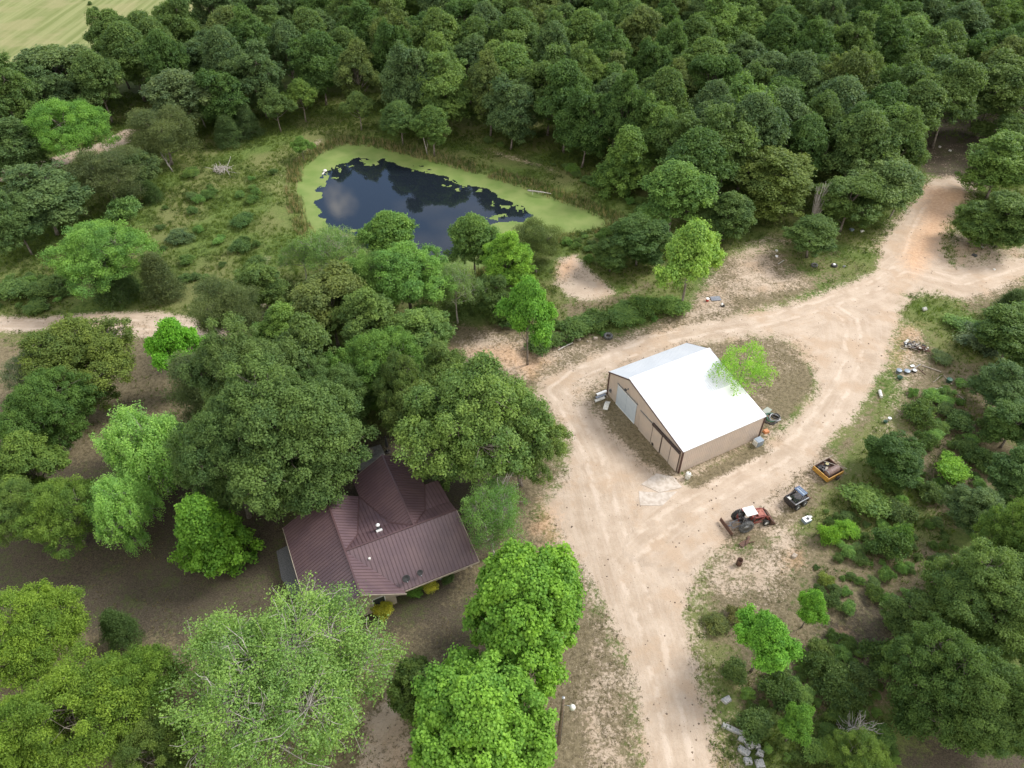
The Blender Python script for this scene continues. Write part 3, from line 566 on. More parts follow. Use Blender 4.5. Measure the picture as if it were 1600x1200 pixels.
DG = (.040, .070, .022); MG = (.060, .100, .026); LG = (.095, .150, .038); BG = (.110, .195, .028); YG = (.115, .150, .021)
OL = (.060, .092, .030); GG = (.070, .088, .042); PG = (.125, .165, .062); KG = (.038, .052, .024)
T = [
 # foreground
 ('airy', 440, 1065, 165, 12, (.135, .182, .052), 'wide airy pale green tree with bare grey twigs in front of the maroon roofed house'),
 ('maple2', 822, 948, 96, 14.5, (.112, .178, .024), 'bright green full maple beside the driveway, just right of the house'),
 ('maple1', 752, 1125, 106, 13.5, (.120, .188, .028), 'bright green big leaved maple at the bottom edge, left of the utility pole'),
 ('oak3', 650, 1075, 42, 8, (.05, .075, .02), 'dark green tree half hidden between the bright maple and the airy pale tree'),
 ('locust', 45, 990, 85, 10, YG, 'yellow green feathery tree at the left edge below the dark clearing'),
 ('locust', 130, 1110, 95, 11, (.110, .142, .021), 'largest yellow green feathery tree in the bottom left corner'),
 ('locust', 215, 1070, 60, 9.5, (.095, .135, .022), 'yellow green tree touching the airy pale tree at the bottom left'),
 ('locust', 20, 1170, 80, 10, (.110, .146, .022), 'yellow green tree cut by the very bottom left corner'),
 ('locust', 245, 1175, 62, 8.5, (.065, .095, .022), 'darker green low tree at the bottom edge left of the airy pale tree'),
 ('cedar', 184, 982, 27, 5, (.04, .062, .022), 'small dark cedar alone in the clearing above the yellow green trees'),
 ('conic', 325, 842, 58, 10.5, (.075, .150, .018), 'saturated green leafy tree standing alone left of the house'),
 ('silver', 232, 700, 66, 12, (.150, .22, .060), 'pale silvery green tree with upright shoots and grey stems in the left clearing'),
 ('silver', 190, 795, 52, 10, (.135, .205, .05), 'pale silvery green tree with spiky shoots, lower neighbour of the taller silvery one'),
 ('locust', 100, 800, 62, 9, (.085, .125, .024), 'soft mid green tree behind the lower silvery tree near the left edge'),
 ('locust', 30, 800, 50, 8, (.085, .120, .03), 'soft green tree at the left edge beside the dark clearing'),
 ('oak5', 40, 725, 52, 9, (.075, .115, .024), 'green rounded tree at the left edge beside the silvery pale tree'),
 ('bigoak2', 70, 640, 72, 11, (.045, .085, .020), 'rich dark green broad tree at the left edge below the dirt lane'),
 ('open', 120, 560, 86, 11, (.075, .10, .022), 'broad olive green tree just below the left dirt lane'),
 ('airy2', 45, 590, 42, 8.5, (.085, .10, .065), 'small greyish twiggy tree in the broad olive tree at the left edge'),
 ('slim', 277, 545, 42, 11.5, (.100, .20, .018), 'tall vivid lime green tree at the end of the left dirt lane'),
 ('pine', 330, 600, 62, 12, GG, 'grey green tree just right of the vivid lime tree'),
 ('bigoak', 440, 680, 112, 18.5, (.054, .088, .027), 'huge olive green oak beside the house, the largest crown left of the roof'),
 ('bigoak2', 352, 715, 76, 16, (.050, .082, .028), 'dark olive oak left of the huge oak by the house'),
 ('bigoak', 385, 595, 80, 17, OL, 'olive green oak behind the huge oak, right of the grey green tree'),
 ('pine', 350, 480, 50, 10, (.075, .090, .038), 'olive brown fine leaved tree beside the end of the left dirt lane'),
 ('oak5', 445, 515, 50, 11, (.08, .125, .028), 'mid green tree between the lane end and the pond side trees'),
 ('oak2', 515, 475, 58, 12, (.085, .10, .030), 'olive tree with brownish tips in the clump below the pond'),
 ('bigoak2', 588, 570, 72, 12, (.068, .125, .025), 'fresh green rounded tree in the middle of the clump behind the house'),
 ('bigoak', 510, 620, 60, 12, (.05, .085, .028), 'dark green tree between the fresh green rounded tree and the huge oak'),
 ('open', 640, 435, 66, 12, (.105, .165, .040), 'light green feathery tree in the clump below the pond'),
 ('oak5', 655, 520, 54, 10, (.085, .125, .034), 'green tree right of the fresh rounded tree beside the open turf'),
 ('airy2', 712, 450, 42, 10, (.135, .165, .075), 'pale thin tree with bare grey branches below the pond'),
 ('oak4', 610, 372, 42, 11, (.095, .145, .034), 'green tree standing in front of the open pond water, middle one'),
 ('airy2', 520, 395, 58, 9, (.115, .155, .052), 'pale green loose willow on the near bank, left end of the pond'),
 ('airy2', 470, 400, 32, 7, (.11, .145, .048), 'small pale willow at the left corner of the near pond bank'),
 ('oak4', 740, 375, 38, 11, (.085, .13, .034), 'green tree in front of the pond at the right of the open water'),
 ('oak5', 790, 405, 40, 12, (.125, .19, .028), 'yellow green tree below the right part of the pond'),
 ('pine', 838, 382, 38, 9, (.085, .105, .036), 'olive tree on the near bank beside the orange dirt patch'),
 ('slim', 826, 490, 44, 14, (.095, .175, .026), 'tall slender bright tree with its grey trunk showing, beside the bend of the sandy track'),
 ('oak3', 770, 460, 32, 8, (.045, .07, .022), 'dark low tree behind the slender bright tree'),
 ('open', 740, 662, 108, 16, (.098, .130, .034), 'large mid green oak overhanging the back corner of the maroon roof'),
 ('open', 815, 690, 62, 12, (.085, .115, .030), 'green oak at the edge of the sandy yard behind the house'),
 ('oak5', 650, 650, 48, 12, (.075, .105, .028), 'green oak behind the house between the huge oak and the large mid green oak'),
 ('airy2', 770, 808, 58, 10.5, (.110, .165, .052), 'small airy tree with a dead grey top at the right end of the maroon roof'),
 ('sparse', 1158, 578, 54, 8.6, (.17, .25, .045), 'small lime green tree leaning over the far end of the white barn roof'),
 ('oak2', 475, 570, 54, 14, (.060, .092, .028), 'olive tree between the mid green tree and the huge oak behind the house'),
 ('oak5', 565, 500, 50, 12, (.085, .12, .034), 'green tree right of the olive brown tipped one below the pond'),
 ('oak1', 690, 580, 40, 10, (.075, .11, .03), 'green tree at the turf edge behind the large oak over the roof'),
 ('open', 628, 610, 44, 12, (.06, .09, .026), 'dark open tree behind the house, right of the dark green one'),
 ('oak3', 405, 445, 36, 8, (.075, .11, .03), 'round green tree at the foot of the slope left of the pond side trees'),
 ('locust', 570, 440, 50, 11, (.10, .145, .04), 'light feathery tree left of the light green feathery one below the pond'),
 ('oak1', 15, 225, 46, 12, (.05, .078, .03), 'dark tree cut by the left edge beside the bright green rounded one'),
 ('oak3', 205, 262, 38, 8, (.055, .075, .03), 'dull dark tree right of the brownish green one, upper left'),
 # pond right side and behind the barn
 ('slim', 1080, 402, 54, 14.5, (.150, .200, .045), 'glowing light green tree standing alone behind the barn'),
 ('oak2', 1000, 372, 44, 8, (.038, .064, .022), 'dark green bushy tree at the right end of the pond'),
 ('oak3', 955, 395, 28, 5.5, (.05, .08, .024), 'low dark bushy tree on the near bank at the right end of the pond'),
 ('oak4', 1055, 300, 52, 13, (.085, .135, .034), 'light green full tree right of the pond at the edge of the wood'),
 ('conic', 980, 258, 44, 12, (.075, .12, .028), 'mid green pointed tree on the far bank right of the pond'),
 ('oak1', 1210, 275, 62, 12, (.072, .095, .025), 'olive green tree at the wood edge above the dead pale sapling'),
 ('oak5', 1140, 330, 44, 9, (.045, .07, .024), 'dark tree at the wood edge right of the light green full tree'),
 ('oak3', 1385, 285, 55, 11, (.085, .115, .042), 'grey green tree leaning beside the upper dirt track'),
 ('oak2', 1330, 310, 46, 10, (.055, .085, .026), 'dark green tree at the wood edge left of the upper dirt track'),
 ('oak6', 1272, 366, 42, 7, (.048, .075, .024), 'dark bushy tree on its own grassy island left of the dirt track'),
 ('oak1', 1570, 250, 52, 12, (.085, .125, .032), 'green tree right of the upper dirt track at the right edge'),
 ('oak3', 1530, 345, 38, 7, (.06, .10, .025), 'low green tree in the bend right of the upper dirt track'),
 ('oak2', 1580, 340, 45, 9, (.058, .092, .026), 'green tree at the right edge above the branching dirt track'),
 ('oak6', 1490, 150, 46, 17, (.055, .085, .028), 'tall tree straight behind the dark clearing at the top of the dirt track'),
 ('oak2', 1560, 140, 52, 16, (.06, .09, .03), 'tall tree behind the right side of the dark clearing above the track'),
 ('oak4', 1435, 175, 40, 15, (.058, .09, .03), 'tall tree at the left side of the dark clearing above the track'),
 ('oak3', 1590, 205, 36, 9, (.05, .08, .025), 'dark tree at the right edge beside the dark clearing'),
 # left middle
 ('locust', 155, 395, 72, 11.5, (.110, .170, .042), 'light green broad tree above the left dirt lane'),
 ('oak1', 60, 305, 62, 12, (.055, .085, .036), 'dusky blue green tree at the left edge above the light green broad one'),
 ('oak1', 20, 340, 40, 11, (.05, .08, .03), 'dark tree cut by the left edge above the lane'),
 ('locust', 105, 200, 60, 13, (.105, .17, .036), 'bright green rounded tree in front of the dark wood at the upper left'),
 ('bush1', 195, 326, 26, 3.6, (.105, .15, .052), 'small pale dome shaped tree behind the light green broad tree'),
 ('cedar', 247, 435, 30, 7.5, (.06, .068, .032), 'dark brownish cedar by the left dirt lane'),
 ('cedar', 175, 440, 32, 7, (.035, .052, .022), 'blackish cedar under the light green broad tree by the lane'),
 ('pine', 250, 205, 48, 11, (.070, .080, .036), 'dull olive tree at the upper left, over the hidden bend of the lane'),
 ('pine', 165, 270, 52, 10, (.06, .068, .034), 'brownish green tree below the bright green rounded one'),
 ('oak4', 280, 150, 50, 13, (.068, .09, .042), 'grey green tree with pale leaning stems, upper left wood'),
 ('oak2', 100, 110, 62, 13, (.065, .095, .036), 'large soft green tree against the hay field'),
 ('oak5', 265, 100, 50, 12, (.08, .115, .04), 'lighter green rounded tree in the upper left wood below the hay field'),
 ('oak3', 30, 130, 45, 11, (.055, .085, .03), 'green tree at the left edge below the hay field'),
 ('cedar', 385, 190, 20, 7, (.05, .075, .034), 'blue green pointed cedar at the wood edge left of the pond'),
 ('cedar', 355, 205, 22, 6, (.045, .068, .028), 'dark cedar next to the brush pile left of the pond'),
 ('cedar', 340, 160, 22, 9, (.042, .062, .028), 'tall dark cedar at the upper left wood edge'),
 ('cedar', 235, 300, 16, 4, (.036, .055, .02), 'small dark cedar on the grassy slope left of the pond'),
 ('slim', 470, 225, 16, 5, (.09, .14, .032), 'small fresh green tree on the path at the left end of the pond'),
 ('slim', 470, 150, 26, 9, (.075, .115, .026), 'young green tree at the wood edge above the left end of the pond'),
 ('slim', 430, 165, 24, 9, (.06, .095, .03), 'dull green young tree with pale stems at the wood edge left of the pond'),
 ('oak4', 625, 185, 30, 9, (.055, .095, .03), 'green young tree on the far pond bank, left of the leaning pale stem'),
 ('oak4', 675, 195, 28, 10, (.06, .105, .028), 'green young tree on the far pond bank behind the leaning pale stem'),
 ('slim', 560, 170, 24, 8, (.065, .10, .03), 'young tree on the far pond bank near its left end'),
 # right side wood
 ('bigoak', 1555, 935, 88, 12, (.058, .095, .024), 'large deep green oak at the right edge, the biggest crown right of the yard'),
 ('bigoak2', 1590, 845, 55, 11, (.085, .125, .026), 'lighter green oak at the right edge above the deep green one'),
 ('bigoak2', 1480, 1060, 84, 11, (.044, .072, .020), 'very dark green tree in the bottom right thicket'),
 ('bigoak', 1560, 1100, 78, 11, (.05, .080, .022), 'dark green tree in the bottom right corner'),
 ('oak5', 1430, 960, 42, 7, (.055, .085, .026), 'mid green tree on the left side of the deep green oak'),
 ('slim', 1195, 1003, 48, 9, (.100, .185, .026), 'bright green round tree standing alone right of the driveway'),
 ('slim', 1268, 950, 27, 6, (.105, .185, .024), 'small yellow green upright tree just right of the bright round one'),
 ('slim', 1245, 1130, 30, 6, (.07, .14, .022), 'small bright green tree near the bottom edge right of the driveway'),
 ('locust', 1345, 1190, 48, 6, (.085, .12, .026), 'low yellow green tree cut by the bottom edge at the right'),
 ('slim', 1545, 1140, 32, 8, (.065, .12, .022), 'brighter green small tree inside the bottom right corner wood'),
 ('oak2', 1590, 520, 52, 8, (.055, .09, .026), 'green tree at the right edge beside the grass'),
 ('oak1', 1570, 600, 42, 7, (.045, .072, .03), 'dark blue green tree at the right edge below the grassy patch'),
 ('oak2', 1590, 660, 42, 7, (.042, .07, .022), 'dark green tree at the right edge, below the blue green one'),
 ('cedar', 1580, 480, 26, 5, (.04, .058, .024), 'dark cedar at the right edge below the branching track'),
 ('oak3', 1400, 715, 44, 5.5, (.030, .052, .016), 'dark round bushy tree beside the sandy yard, right of the yellow trailer'),
 ('oak2', 1590, 745, 40, 7, (.04, .068, .024), 'dark green tree at the right edge right of the shrubs'),
 ('oak5', 1530, 790, 42, 6, (.052, .078, .032), 'soft dusky green tree above the deep green oak'),
]
for key, px, py, rp, H, col, lab in T:
    tree_at(key, px, py, rp, H, col, lab)

for a, b, c in ((1266, 345, 3.5), (1275, 320, 3), (322, 200, 2), (270, 268, 2), (668, 240, 2.5), (1110, 340, 2)): q_ = P(a, b); PLACED.append((q_[0], q_[1], c))
# the wood behind: every crown a tree of its own
WOODP = poly([(-60,150),(60,170),(120,150),(190,140),(225,125),(280,100),(345,72),(392,40),(440,-70),(1700,-70),(1700,235),(1560,190),(1450,170),(1425,230),(1395,330),(1345,335),(1170,345),(1110,350),(1050,330),(990,303),(900,276),(830,252),(740,226),(640,208),(560,196),(480,180),(430,205),(350,215),(300,230),(200,190),(120,210),(60,230),(-60,250)])
cand = []
x0, y0 = WOODP.min(0); x1, y1 = WOODP.max(0); y1 = min(y1, 226)
for k in range(14000):
    cand.append((rng.uniform(x0, x1), rng.uniform(y0, y1)))
cand = np.array(cand); ok = sdist(WOODP, cand[:, 0], cand[:, 1]) > 1.0; cand = cand[ok]
wood = []
lane = poly([(1425,150),(1600,150),(1600,330),(1440,320)])
inlane = sdist(poly([(1432,200),(1540,205),(1545,320),(1435,320)]), cand[:, 0], cand[:, 1]) > 0
for (x, y), il in zip(cand, inlane):
    if il or len(wood) >= 245: continue
    dmin = 6.3 if y < 150 else 7.9
    if abs(x) > .74*y*1.02+18: continue
    if any((x-a)**2+(y-b)**2 < dmin**2 for a, b in wood): continue
    if any((x-a)**2+(y-b)**2 < (r*.75+2.2)**2 for a, b, r in PLACED): continue
    wood.append((x, y))
def projpx(x, y, z):
    d = y*_c-(z-CAM_H)*_s; return 800+FPX*x/d, 600-FPX*(y*_s+(z-CAM_H)*_c)/d
CN = ['dark green', 'mid green', 'soft bluish green', 'olive green', 'light green']
CC = [DG, (.055, .088, .027), (.052, .080, .036), (.068, .086, .029), (.080, .118, .033)]
print('wood trees', len(wood))
for i, (x, y) in enumerate(wood):
    ci = int(rng.choice(5, p=[.26, .28, .2, .14, .12])); c = np.array(CC[ci])*rng.uniform(.9, 1.12)
    H = rng.uniform(12.5, 18.5); r = rng.uniform(4.1, 5.9); key = ['oak1', 'oak2', 'oak4', 'oak5', 'oak6', 'oak3', 'oak4'][int(rng.integers(7))]
    px, py = projpx(x, y, H*.6)
    side = 'upper left' if px < 420 else 'above the pond' if px < 900 else 'behind the barn' if px < 1250 else 'upper right'
    row = 'front edge' if y < 128 else 'middle' if y < 172 else 'back'
    sz = 'tall' if H > 15.5 else 'lower'
    put_tree(key, x, y, r, H, c, f'{sz} {CN[ci]} tree in the {row} of the wood, {side}', group=f'{sz} {CN[ci]} trees, {row} of the wood, {side}')

# undergrowth shrubs: single bushes over the rough ground to the right, left of the pond and along banks
def bush(px, py, rpx, H, col, label, key=None, group=None, name='shrub'):
    return tree_at(key or ['bush1', 'bush2', 'bush3'][int(rng.integers(3))], px, py, rpx, H, col, label, cat='shrub', group=group, name=name)
BS = [
 (1438, 645, 26, 2.6, (.06, .095, .026), 'green bush beside the sandy yard, right of the two pails'),
 (1445, 690, 18, 1.8, (.045, .07, .022), 'dark bush touching the dark round bushy tree'),
 (1500, 660, 20, 2.0, (.042, .068, .024), 'dark upright bush in the pale scrub at the right'),
 (1485, 735, 26, 2.2, (.125, .195, .026), 'bright yellow green bush right of the dark round bushy tree'),
 (1295, 835, 18, 1.9, (.125, .195, .022), 'upright lime green bush below the white discarded appliance'),
 (1325, 828, 19, 1.3, (.130, .205, .024), 'spreading lime green bush beside the upright lime one'),
 (1390, 850, 30, 3.2, (.05, .088, .026), 'dark green tall bush below the row of mid green shrubs'),
 (1405, 838, 20, 3.2, (.085, .135, .036), 'lighter leafy bush behind the dark green tall one'),
 (1355, 785, 34, 2.0, (.085, .125, .030), 'broad grassy green bush right of the old tyre'),
 (1405, 800, 24, 2.0, (.07, .10, .036), 'dusky green bush between the broad grassy bush and the thicket'),
 (1395, 760, 16, 1.5, (.075, .11, .03), 'small green bush below the dark round bushy tree'),
 (1290, 905, 13, .9, (.13, .14, .03), 'small yellowish bush at the edge of the bare ground'),
 (1325, 1005, 14, 1.1, (.055, .09, .024), 'small green bush beside the orange clay patch'),
 (1302, 995, 12, 1.0, (.05, .08, .024), 'small dark bush left of the orange clay patch'),
 (1395, 975, 18, 1.2, (.06, .085, .03), 'low bush in the middle of the brown litter ground'),
 (1455, 770, 22, 2.0, (.06, .09, .03), 'mid green bush left of the bright yellow green one'),
 (1510, 700, 20, 1.8, (.055, .085, .028), 'green bush above the bright yellow green one'),
 (1550, 665, 22, 2.2, (.06, .095, .028), 'green bush near the right edge among pale scrub'),
 (1470, 560, 16, 1.0, (.075, .10, .04), 'low grey green bush by the scrap boards'),
 (1530, 530, 36, 2.0, (.075, .10, .055), 'silvery blue green bush at the right'),
 (1510, 510, 30, 1.2, (.10, .14, .04), 'low grassy bush in the green patch at the right'),
 (1540, 720, 26, 2.2, (.05, .08, .026), 'dark green bush near the right edge'),
 (1280, 1040, 24, 2.2, (.045, .068, .022), 'dark bush below the bright round tree'),
 (1215, 1075, 30, 2.4, (.040, .062, .02), 'dark bush between the bright round tree and the small bright tree'),
 (1150, 1050, 20, 1.4, (.05, .07, .022), 'low dark bush by the driveway near the grey stone'),
 (1310, 1075, 34, 2.6, (.05, .075, .025), 'dark green bush in the middle of the bottom right thicket'),
 (1380, 1030, 34, 2.8, (.048, .075, .024), 'dark green bush left of the very dark thicket tree'),
 (1345, 1060, 26, 2.0, (.055, .08, .03), 'dull bush above the bare grey shrub'),
 (1420, 1120, 36, 3.4, (.042, .07, .022), 'dark bush at the lower left of the very dark tree'),
 (1180, 1135, 26, 1.8, (.04, .06, .02), 'dark bush just right of the stone blocks'),
 (1120, 975, 20, 1.0, (.10, .10, .032), 'reddish tan low bush between driveway and bright round tree'),
 (1150, 960, 16, .9, (.12, .10, .035), 'small tan bush above the bright round tree'),
 (905, 512, 26, 1.8, (.055, .095, .026), 'dark green bush left of the big tractor tyre'),
 (935, 500, 24, 1.8, (.06, .10, .028), 'dark green bush behind the big tractor tyre'),
 (975, 492, 28, 1.5, (.08, .125, .034), 'green weedy bush right of the big tractor tyre'),
 (1010, 478, 26, 2.2, (.075, .12, .03), 'green bush left of the glowing light tree'),
 (1050, 480, 26, 1.8, (.08, .125, .03), 'green bush at the foot of the glowing light tree'),
 (845, 540, 22, 1.8, (.045, .075, .022), 'dark bush at the foot of the slender bright tree'),
 (865, 530, 16, 1.3, (.055, .09, .026), 'small bush right of the slender bright tree'),
 (800, 490, 30, 2.0, (.035, .055, .02), 'very dark bush left of the slender bright tree'),
 (672, 916, 12, 1.4, (.46, .40, .04), 'bright yellow flowering shrub under the front eave'),
 (648, 922, 13, 1.0, (.09, .155, .03), 'small green shrub left of the yellow one under the eave'),
 (597, 951, 17, 1.6, (.46, .36, .035), 'yellow flowering shrub at the front corner of the house'),
 (585, 935, 12, 1.0, (.045, .075, .02), 'dark green shrub against the house front corner'),
 (700, 905, 10, .9, (.04, .06, .022), 'small dark shrub at the right front of the house'),
 (280, 370, 20, 1.6, (.065, .10, .045), 'bluish grassy bush on the slope left of the pond'),
 (380, 345, 18, 1.6, (.04, .072, .024), 'dark green bush on the slope left of the pond track'),
 (375, 385, 18, 1.4, (.05, .085, .028), 'dark bush below the other one on the slope'),
 (400, 410, 16, 1.5, (.06, .10, .03), 'green bush beside the grassy track left of the pond'),
 (20, 455, 28, 2.2, (.055, .095, .028), 'green bush at the left edge above the lane'),
 (70, 450, 26, 1.8, (.06, .10, .028), 'green bush right of the edge bush above the lane'),
 (55, 480, 18, 1.2, (.07, .11, .03), 'small green bush on the verge of the left lane'),
 (1010, 400, 14, 1.2, (.09, .14, .026), 'small yellow green bush in front of the dark bushy tree'),
 (895, 265, 12, 1.8, (.085, .135, .03), 'small bright bush on the far pond bank at the right'),
 (300, 270, 14, 1.2, (.07, .11, .028), 'green bush near the bleached brush pile'),
 (610, 900, 9, .7, (.05, .08, .02), 'tiny green shrub by the front wall'),
]
for px, py, rp, H, c, lab in BS: bush(px, py, rp, H, c, lab)
def scatter_bush(polypx, n, rlo, rhi, cols, labelf, group):
    pl = poly(polypx); x0, y0 = pl.min(0); x1, y1 = pl.max(0); k = 0; tries = 0
    while k < n and tries < 4000:
        tries += 1; x, y = rng.uniform(x0, x1), rng.uniform(y0, y1)
        if sdist(pl, np.array([x]), np.array([y]))[0] < 0: continue
        r = rng.uniform(rlo, rhi)
        if any((x-a)**2+(y-b)**2 < (.7*(r+c))**2 for a, b, c in PLACED): continue
        PLACED.append((x, y, r)); c = cols[int(rng.integers(len(cols)))]
        put_tree(['bush1', 'bush2', 'bush3'][int(rng.integers(3))], x, y, r, r*rng.uniform(1.0, 1.5), np.array(c)*rng.uniform(.9, 1.5), labelf, cat='shrub', group=group, name='shrub'); k += 1
GS = [(.055, .085, .026), (.075, .11, .03), (.045, .07, .024), (.085, .125, .034)]
scatter_bush([(1410,620),(1620,560),(1620,780),(1500,790),(1420,760),(1430,700)], 60, .3, 1.1, GS, 'small bush in the pale scrub right of the sandy yard', 'small bushes in the scrub right of the yard')
scatter_bush([(1290,800),(1440,770),(1500,850),(1420,930),(1330,960),(1260,930)], 55, .25, .95, GS, 'small bush on the slope between the yard and the deep green oak', 'small bushes right of the parked machines')
scatter_bush([(1150,1040),(1300,1000),(1440,1020),(1400,1190),(1200,1190)], 60, .35, 1.2, [(.05, .075, .022), (.07, .10, .028), (.085, .115, .03)], 'dark bush in the bottom right thicket', 'dark bushes of the bottom right thicket')
scatter_bush([(240,330),(330,290),(430,270),(420,420),(330,450),(250,440)], 26, .4, 1.2, [(.06, .10, .03), (.05, .08, .028), (.08, .12, .035)], 'low bush on the grassy slope left of the pond', 'low bushes on the slope left of the pond')
scatter_bush([(-30,430),(130,440),(150,470),(60,480),(-30,485)], 16, .5, 1.2, GS, 'bush in the hedge along the left lane', 'bushes along the left lane')
scatter_bush([(860,500),(1060,470),(1080,490),(960,520),(870,545)], 14, .35, .8, [(.06, .1, .028), (.075, .12, .03)], 'small bush in the green strip behind the barn', 'small bushes in the strip behind the barn')
scatter_bush([(870,370),(950,365),(1000,410),(960,435),(900,405)], 14, .5, 1.1, GS, 'bush on the near bank at the right end of the pond', 'bushes on the near bank right of the pond')
scatter_bush([(740,215),(1000,290),(1110,350),(1000,340),(880,270)], 16, .4, 1.2, [(.055, .085, .028), (.07, .11, .03)], 'bush on the far bank right of the pond', 'bushes on the far pond bank')
scatter_bush([(0,0),(10,0),(205,88),(185,88)][:0] or [(125,-8),(135,-8),(200,84),(190,84)], 22, .5, .9, [(.035, .055, .022)], 'dark bush in the hedge line across the hay field', 'dark bushes dividing the hay field')

# dead wood
def dead_tree(name, x, y, H, spread, nb, m, label, cat='dead tree', seed=3, lean=(0, 0), r0=.09, up=.9):
    rg = np.random.default_rng(seed); mb = MB(); z0 = hz(x, y); root = empty(name, (x, y, z0), 0, label, cat)
    mt = MB(); top = np.array([lean[0], lean[1], H*.8]); mt.tube([(0, 0, -.1), top*.5, top], [r0, r0*.7, r0*.3], 6)
    for i in range(nb):
        t = rg.uniform(.15, .95); a = rg.random()*6.28; s = top*t; e = s+np.array([math.cos(a)*spread*rg.uniform(.4, 1), math.sin(a)*spread*rg.uniform(.4, 1), H*rg.uniform(.15, .45)*up])
        pts = limb(mb, s, e, r0*.4, r0*.12, rg, n=4)
        for k in range(4):
            q = pts[1+k % 3]; limb(mb, q, q+unit(e-s+rg.normal(size=3)*spread*.6)*spread*.4, r0*.18, r0*.07, rg, n=3, seg=2)
    mt.build('trunk', m, root, True); mb.build('branches', m, root); return root
for px, py, H, sp, nb, lab, sd, lean in [
  (1328, 1150, 2.4, 1.5, 30, 'bare grey purple shrub in the bottom right thicket', 5, (.2, 0)),
  (782, 838, 9.8, 1.4, 34, 'dead grey treetop beside the right end of the maroon roof', 7, (.1, .1)),
  (270, 268, 5.0, .5, 8, 'thin bleached snag leaning at the edge of the grassy slope', 8, (-1.4, .4)),
  (322, 200, 7.5, .4, 4, 'pale bare stem leaning at the upper left wood edge', 9, (-1.2, .6)),
  (668, 240, 6.0, .3, 3, 'pale leaning stem on the far pond bank', 11, (-.9, .8)),
  (1110, 340, 6.0, .9, 14, 'grey dead sapling at the wood edge behind the glowing light tree', 12, (.2, .2)),
  (1150, 365, 5.0, .5, 6, 'thin bare stem at the wood edge right of the glowing light tree', 13, (.3, .3)),
  (1390, 340, 4.5, .3, 3, 'grey leaning trunk under the grey green tree by the upper track', 14, (1.0, .6))]:
    x, y, _ = P(px, py); dead_tree('dead_tree', x, y, H, sp, nb, M['deadwood'], lab, seed=sd, lean=lean, r0=.13 if nb > 10 else .14)
x, y, _ = P(1264, 368); rg = np.random.default_rng(31); root = empty('dead_tree', (x, y+1.0, hz(x, y)), 0, 'pale bare broom shaped tree rising behind the dark bushy tree on the grassy island', 'dead tree')
mb = MB(); mt = MB(); mt.tube([(0, 0, -.1), (.2, .1, 2.5), (.5, .2, 5)], [.14, .11, .06], 6); mt.build('trunk', M['deadwood'], root, True)
for i in range(46):
    a = rg.random()*6.28; q = rg.uniform(.15, 1); s_ = np.array([.05, .02, .3])+np.array([.45, .2, 4.5])*rg.random()*.8; e_ = np.array([.9+math.cos(a)*1.9*q, .3+math.sin(a)*1.9*q, rg.uniform(7, 10.2)-q*1.5]); limb(mb, s_, e_, .05, .025, rg, n=3, sag=.03)
mb.build('branches', M['deadwood'], root)
# bleached brush pile
x, y, _ = P(346, 268); mb = MB(); rg = np.random.default_rng(4)
for i in range(70):
    a = rg.random()*6.28; r = rg.random()*1.6; p = np.array([x+math.cos(a)*r, y+math.sin(a)*r*.8, hz(x, y)+rg.random()*.7]); d = rg.normal(size=3)*np.array([1.2, 1.2, .5]); limb(mb, p, p+d, .06, .02, rg, n=4)
tag(mb.build('brush_pile', M['deadwood']), 'bleached tangle of cut branches on the slope left of the pond', 'brush pile')
# fallen trunk on far bank
x, y, _ = P(842, 300); mb = MB(); limb(mb, (x-2, y+.6, 0), (x+2.2, y-.8, .1), .16, .07, rg)
for k in range(6): limb(mb, (x+k*.3-1, y, .1), (x+k*.4-1.2, y-.6+rg.normal()*.5, .4), .05, .02, rg, n=4)
tag(mb.build('fallen_tree', M['deadwood']), 'fallen grey tree lying at the far shore of the pond', 'fallen tree')

# ------------------------------------------------------------ grasses, weeds, reeds
def tufts(name, X, Y, h, w, nb, col, label, cat, lean=.5, seed=0, m=None, cvar=.35):
    rg = np.random.default_rng(seed); n = len(X); Z = height(X, Y)-.02
    hs = (h*rg.uniform(.5, 1.4, n)); idx = np.repeat(np.arange(n), nb); k = len(idx)
    a = rg.random(k)*2*PI; sp = rg.random(k)*w*1.2; bx = X[idx]+np.cos(a)*sp; by = Y[idx]+np.sin(a)*sp; bz = Z[idx]
    ln = lean*rg.uniform(.3, 1.3, k)*hs[idx]; th = rg.random(k)*2*PI; bw = w*rg.uniform(.25, .6, k)
    v0 = np.stack([bx-np.sin(th)*bw/2, by+np.cos(th)*bw/2, bz], 1); v1 = np.stack([bx+np.sin(th)*bw/2, by-np.cos(th)*bw/2, bz], 1)
    v2 = np.stack([bx+np.cos(a)*ln, by+np.sin(a)*ln, bz+hs[idx]], 1)
    V = np.stack([v0, v1, v2], 1).reshape(-1, 3); F = np.arange(3*k).reshape(-1, 3)
    v = np.clip(.45+(rg.random(n)[idx]-.5)*2*cvar+(rg.random(k)-.5)*.3, 0, 1)
    o = mesh_np(name, V, F, m or LEAF, v=v); o.color = (*col, 1); return tag(o, label, cat, kind='stuff')
def sample(n, fn, x0=-110, x1=120, y0=20, y1=170):
    X = rng.uniform(x0, x1, n); Y = y0+(y1-y0)*rng.random(n)**1.35
    k = abs(X) < .72*Y+14; X, Y = X[k], Y[k]; w = weights(X, Y); w['pd'] = sdist(POND, X, Y)
    d = fn(w, X, Y); k = rng.random(len(X)) < d; return X[k], Y[k]
def clear(w): return (w['pd'] < -.3) & (w['field'] < .3)
def notbuilt(X, Y): return ~((np.hypot(X-22.5, Y-64) < 7.5) | (np.hypot(X+12.5, Y-44) < 8))
g = lambda w, X, Y: clear(w)*np.clip(1.1-w['dry']*1.1-w['sand']*1.5-w['litter'], 0, 1)*(fbm(X, Y, 5, 71) > .36)
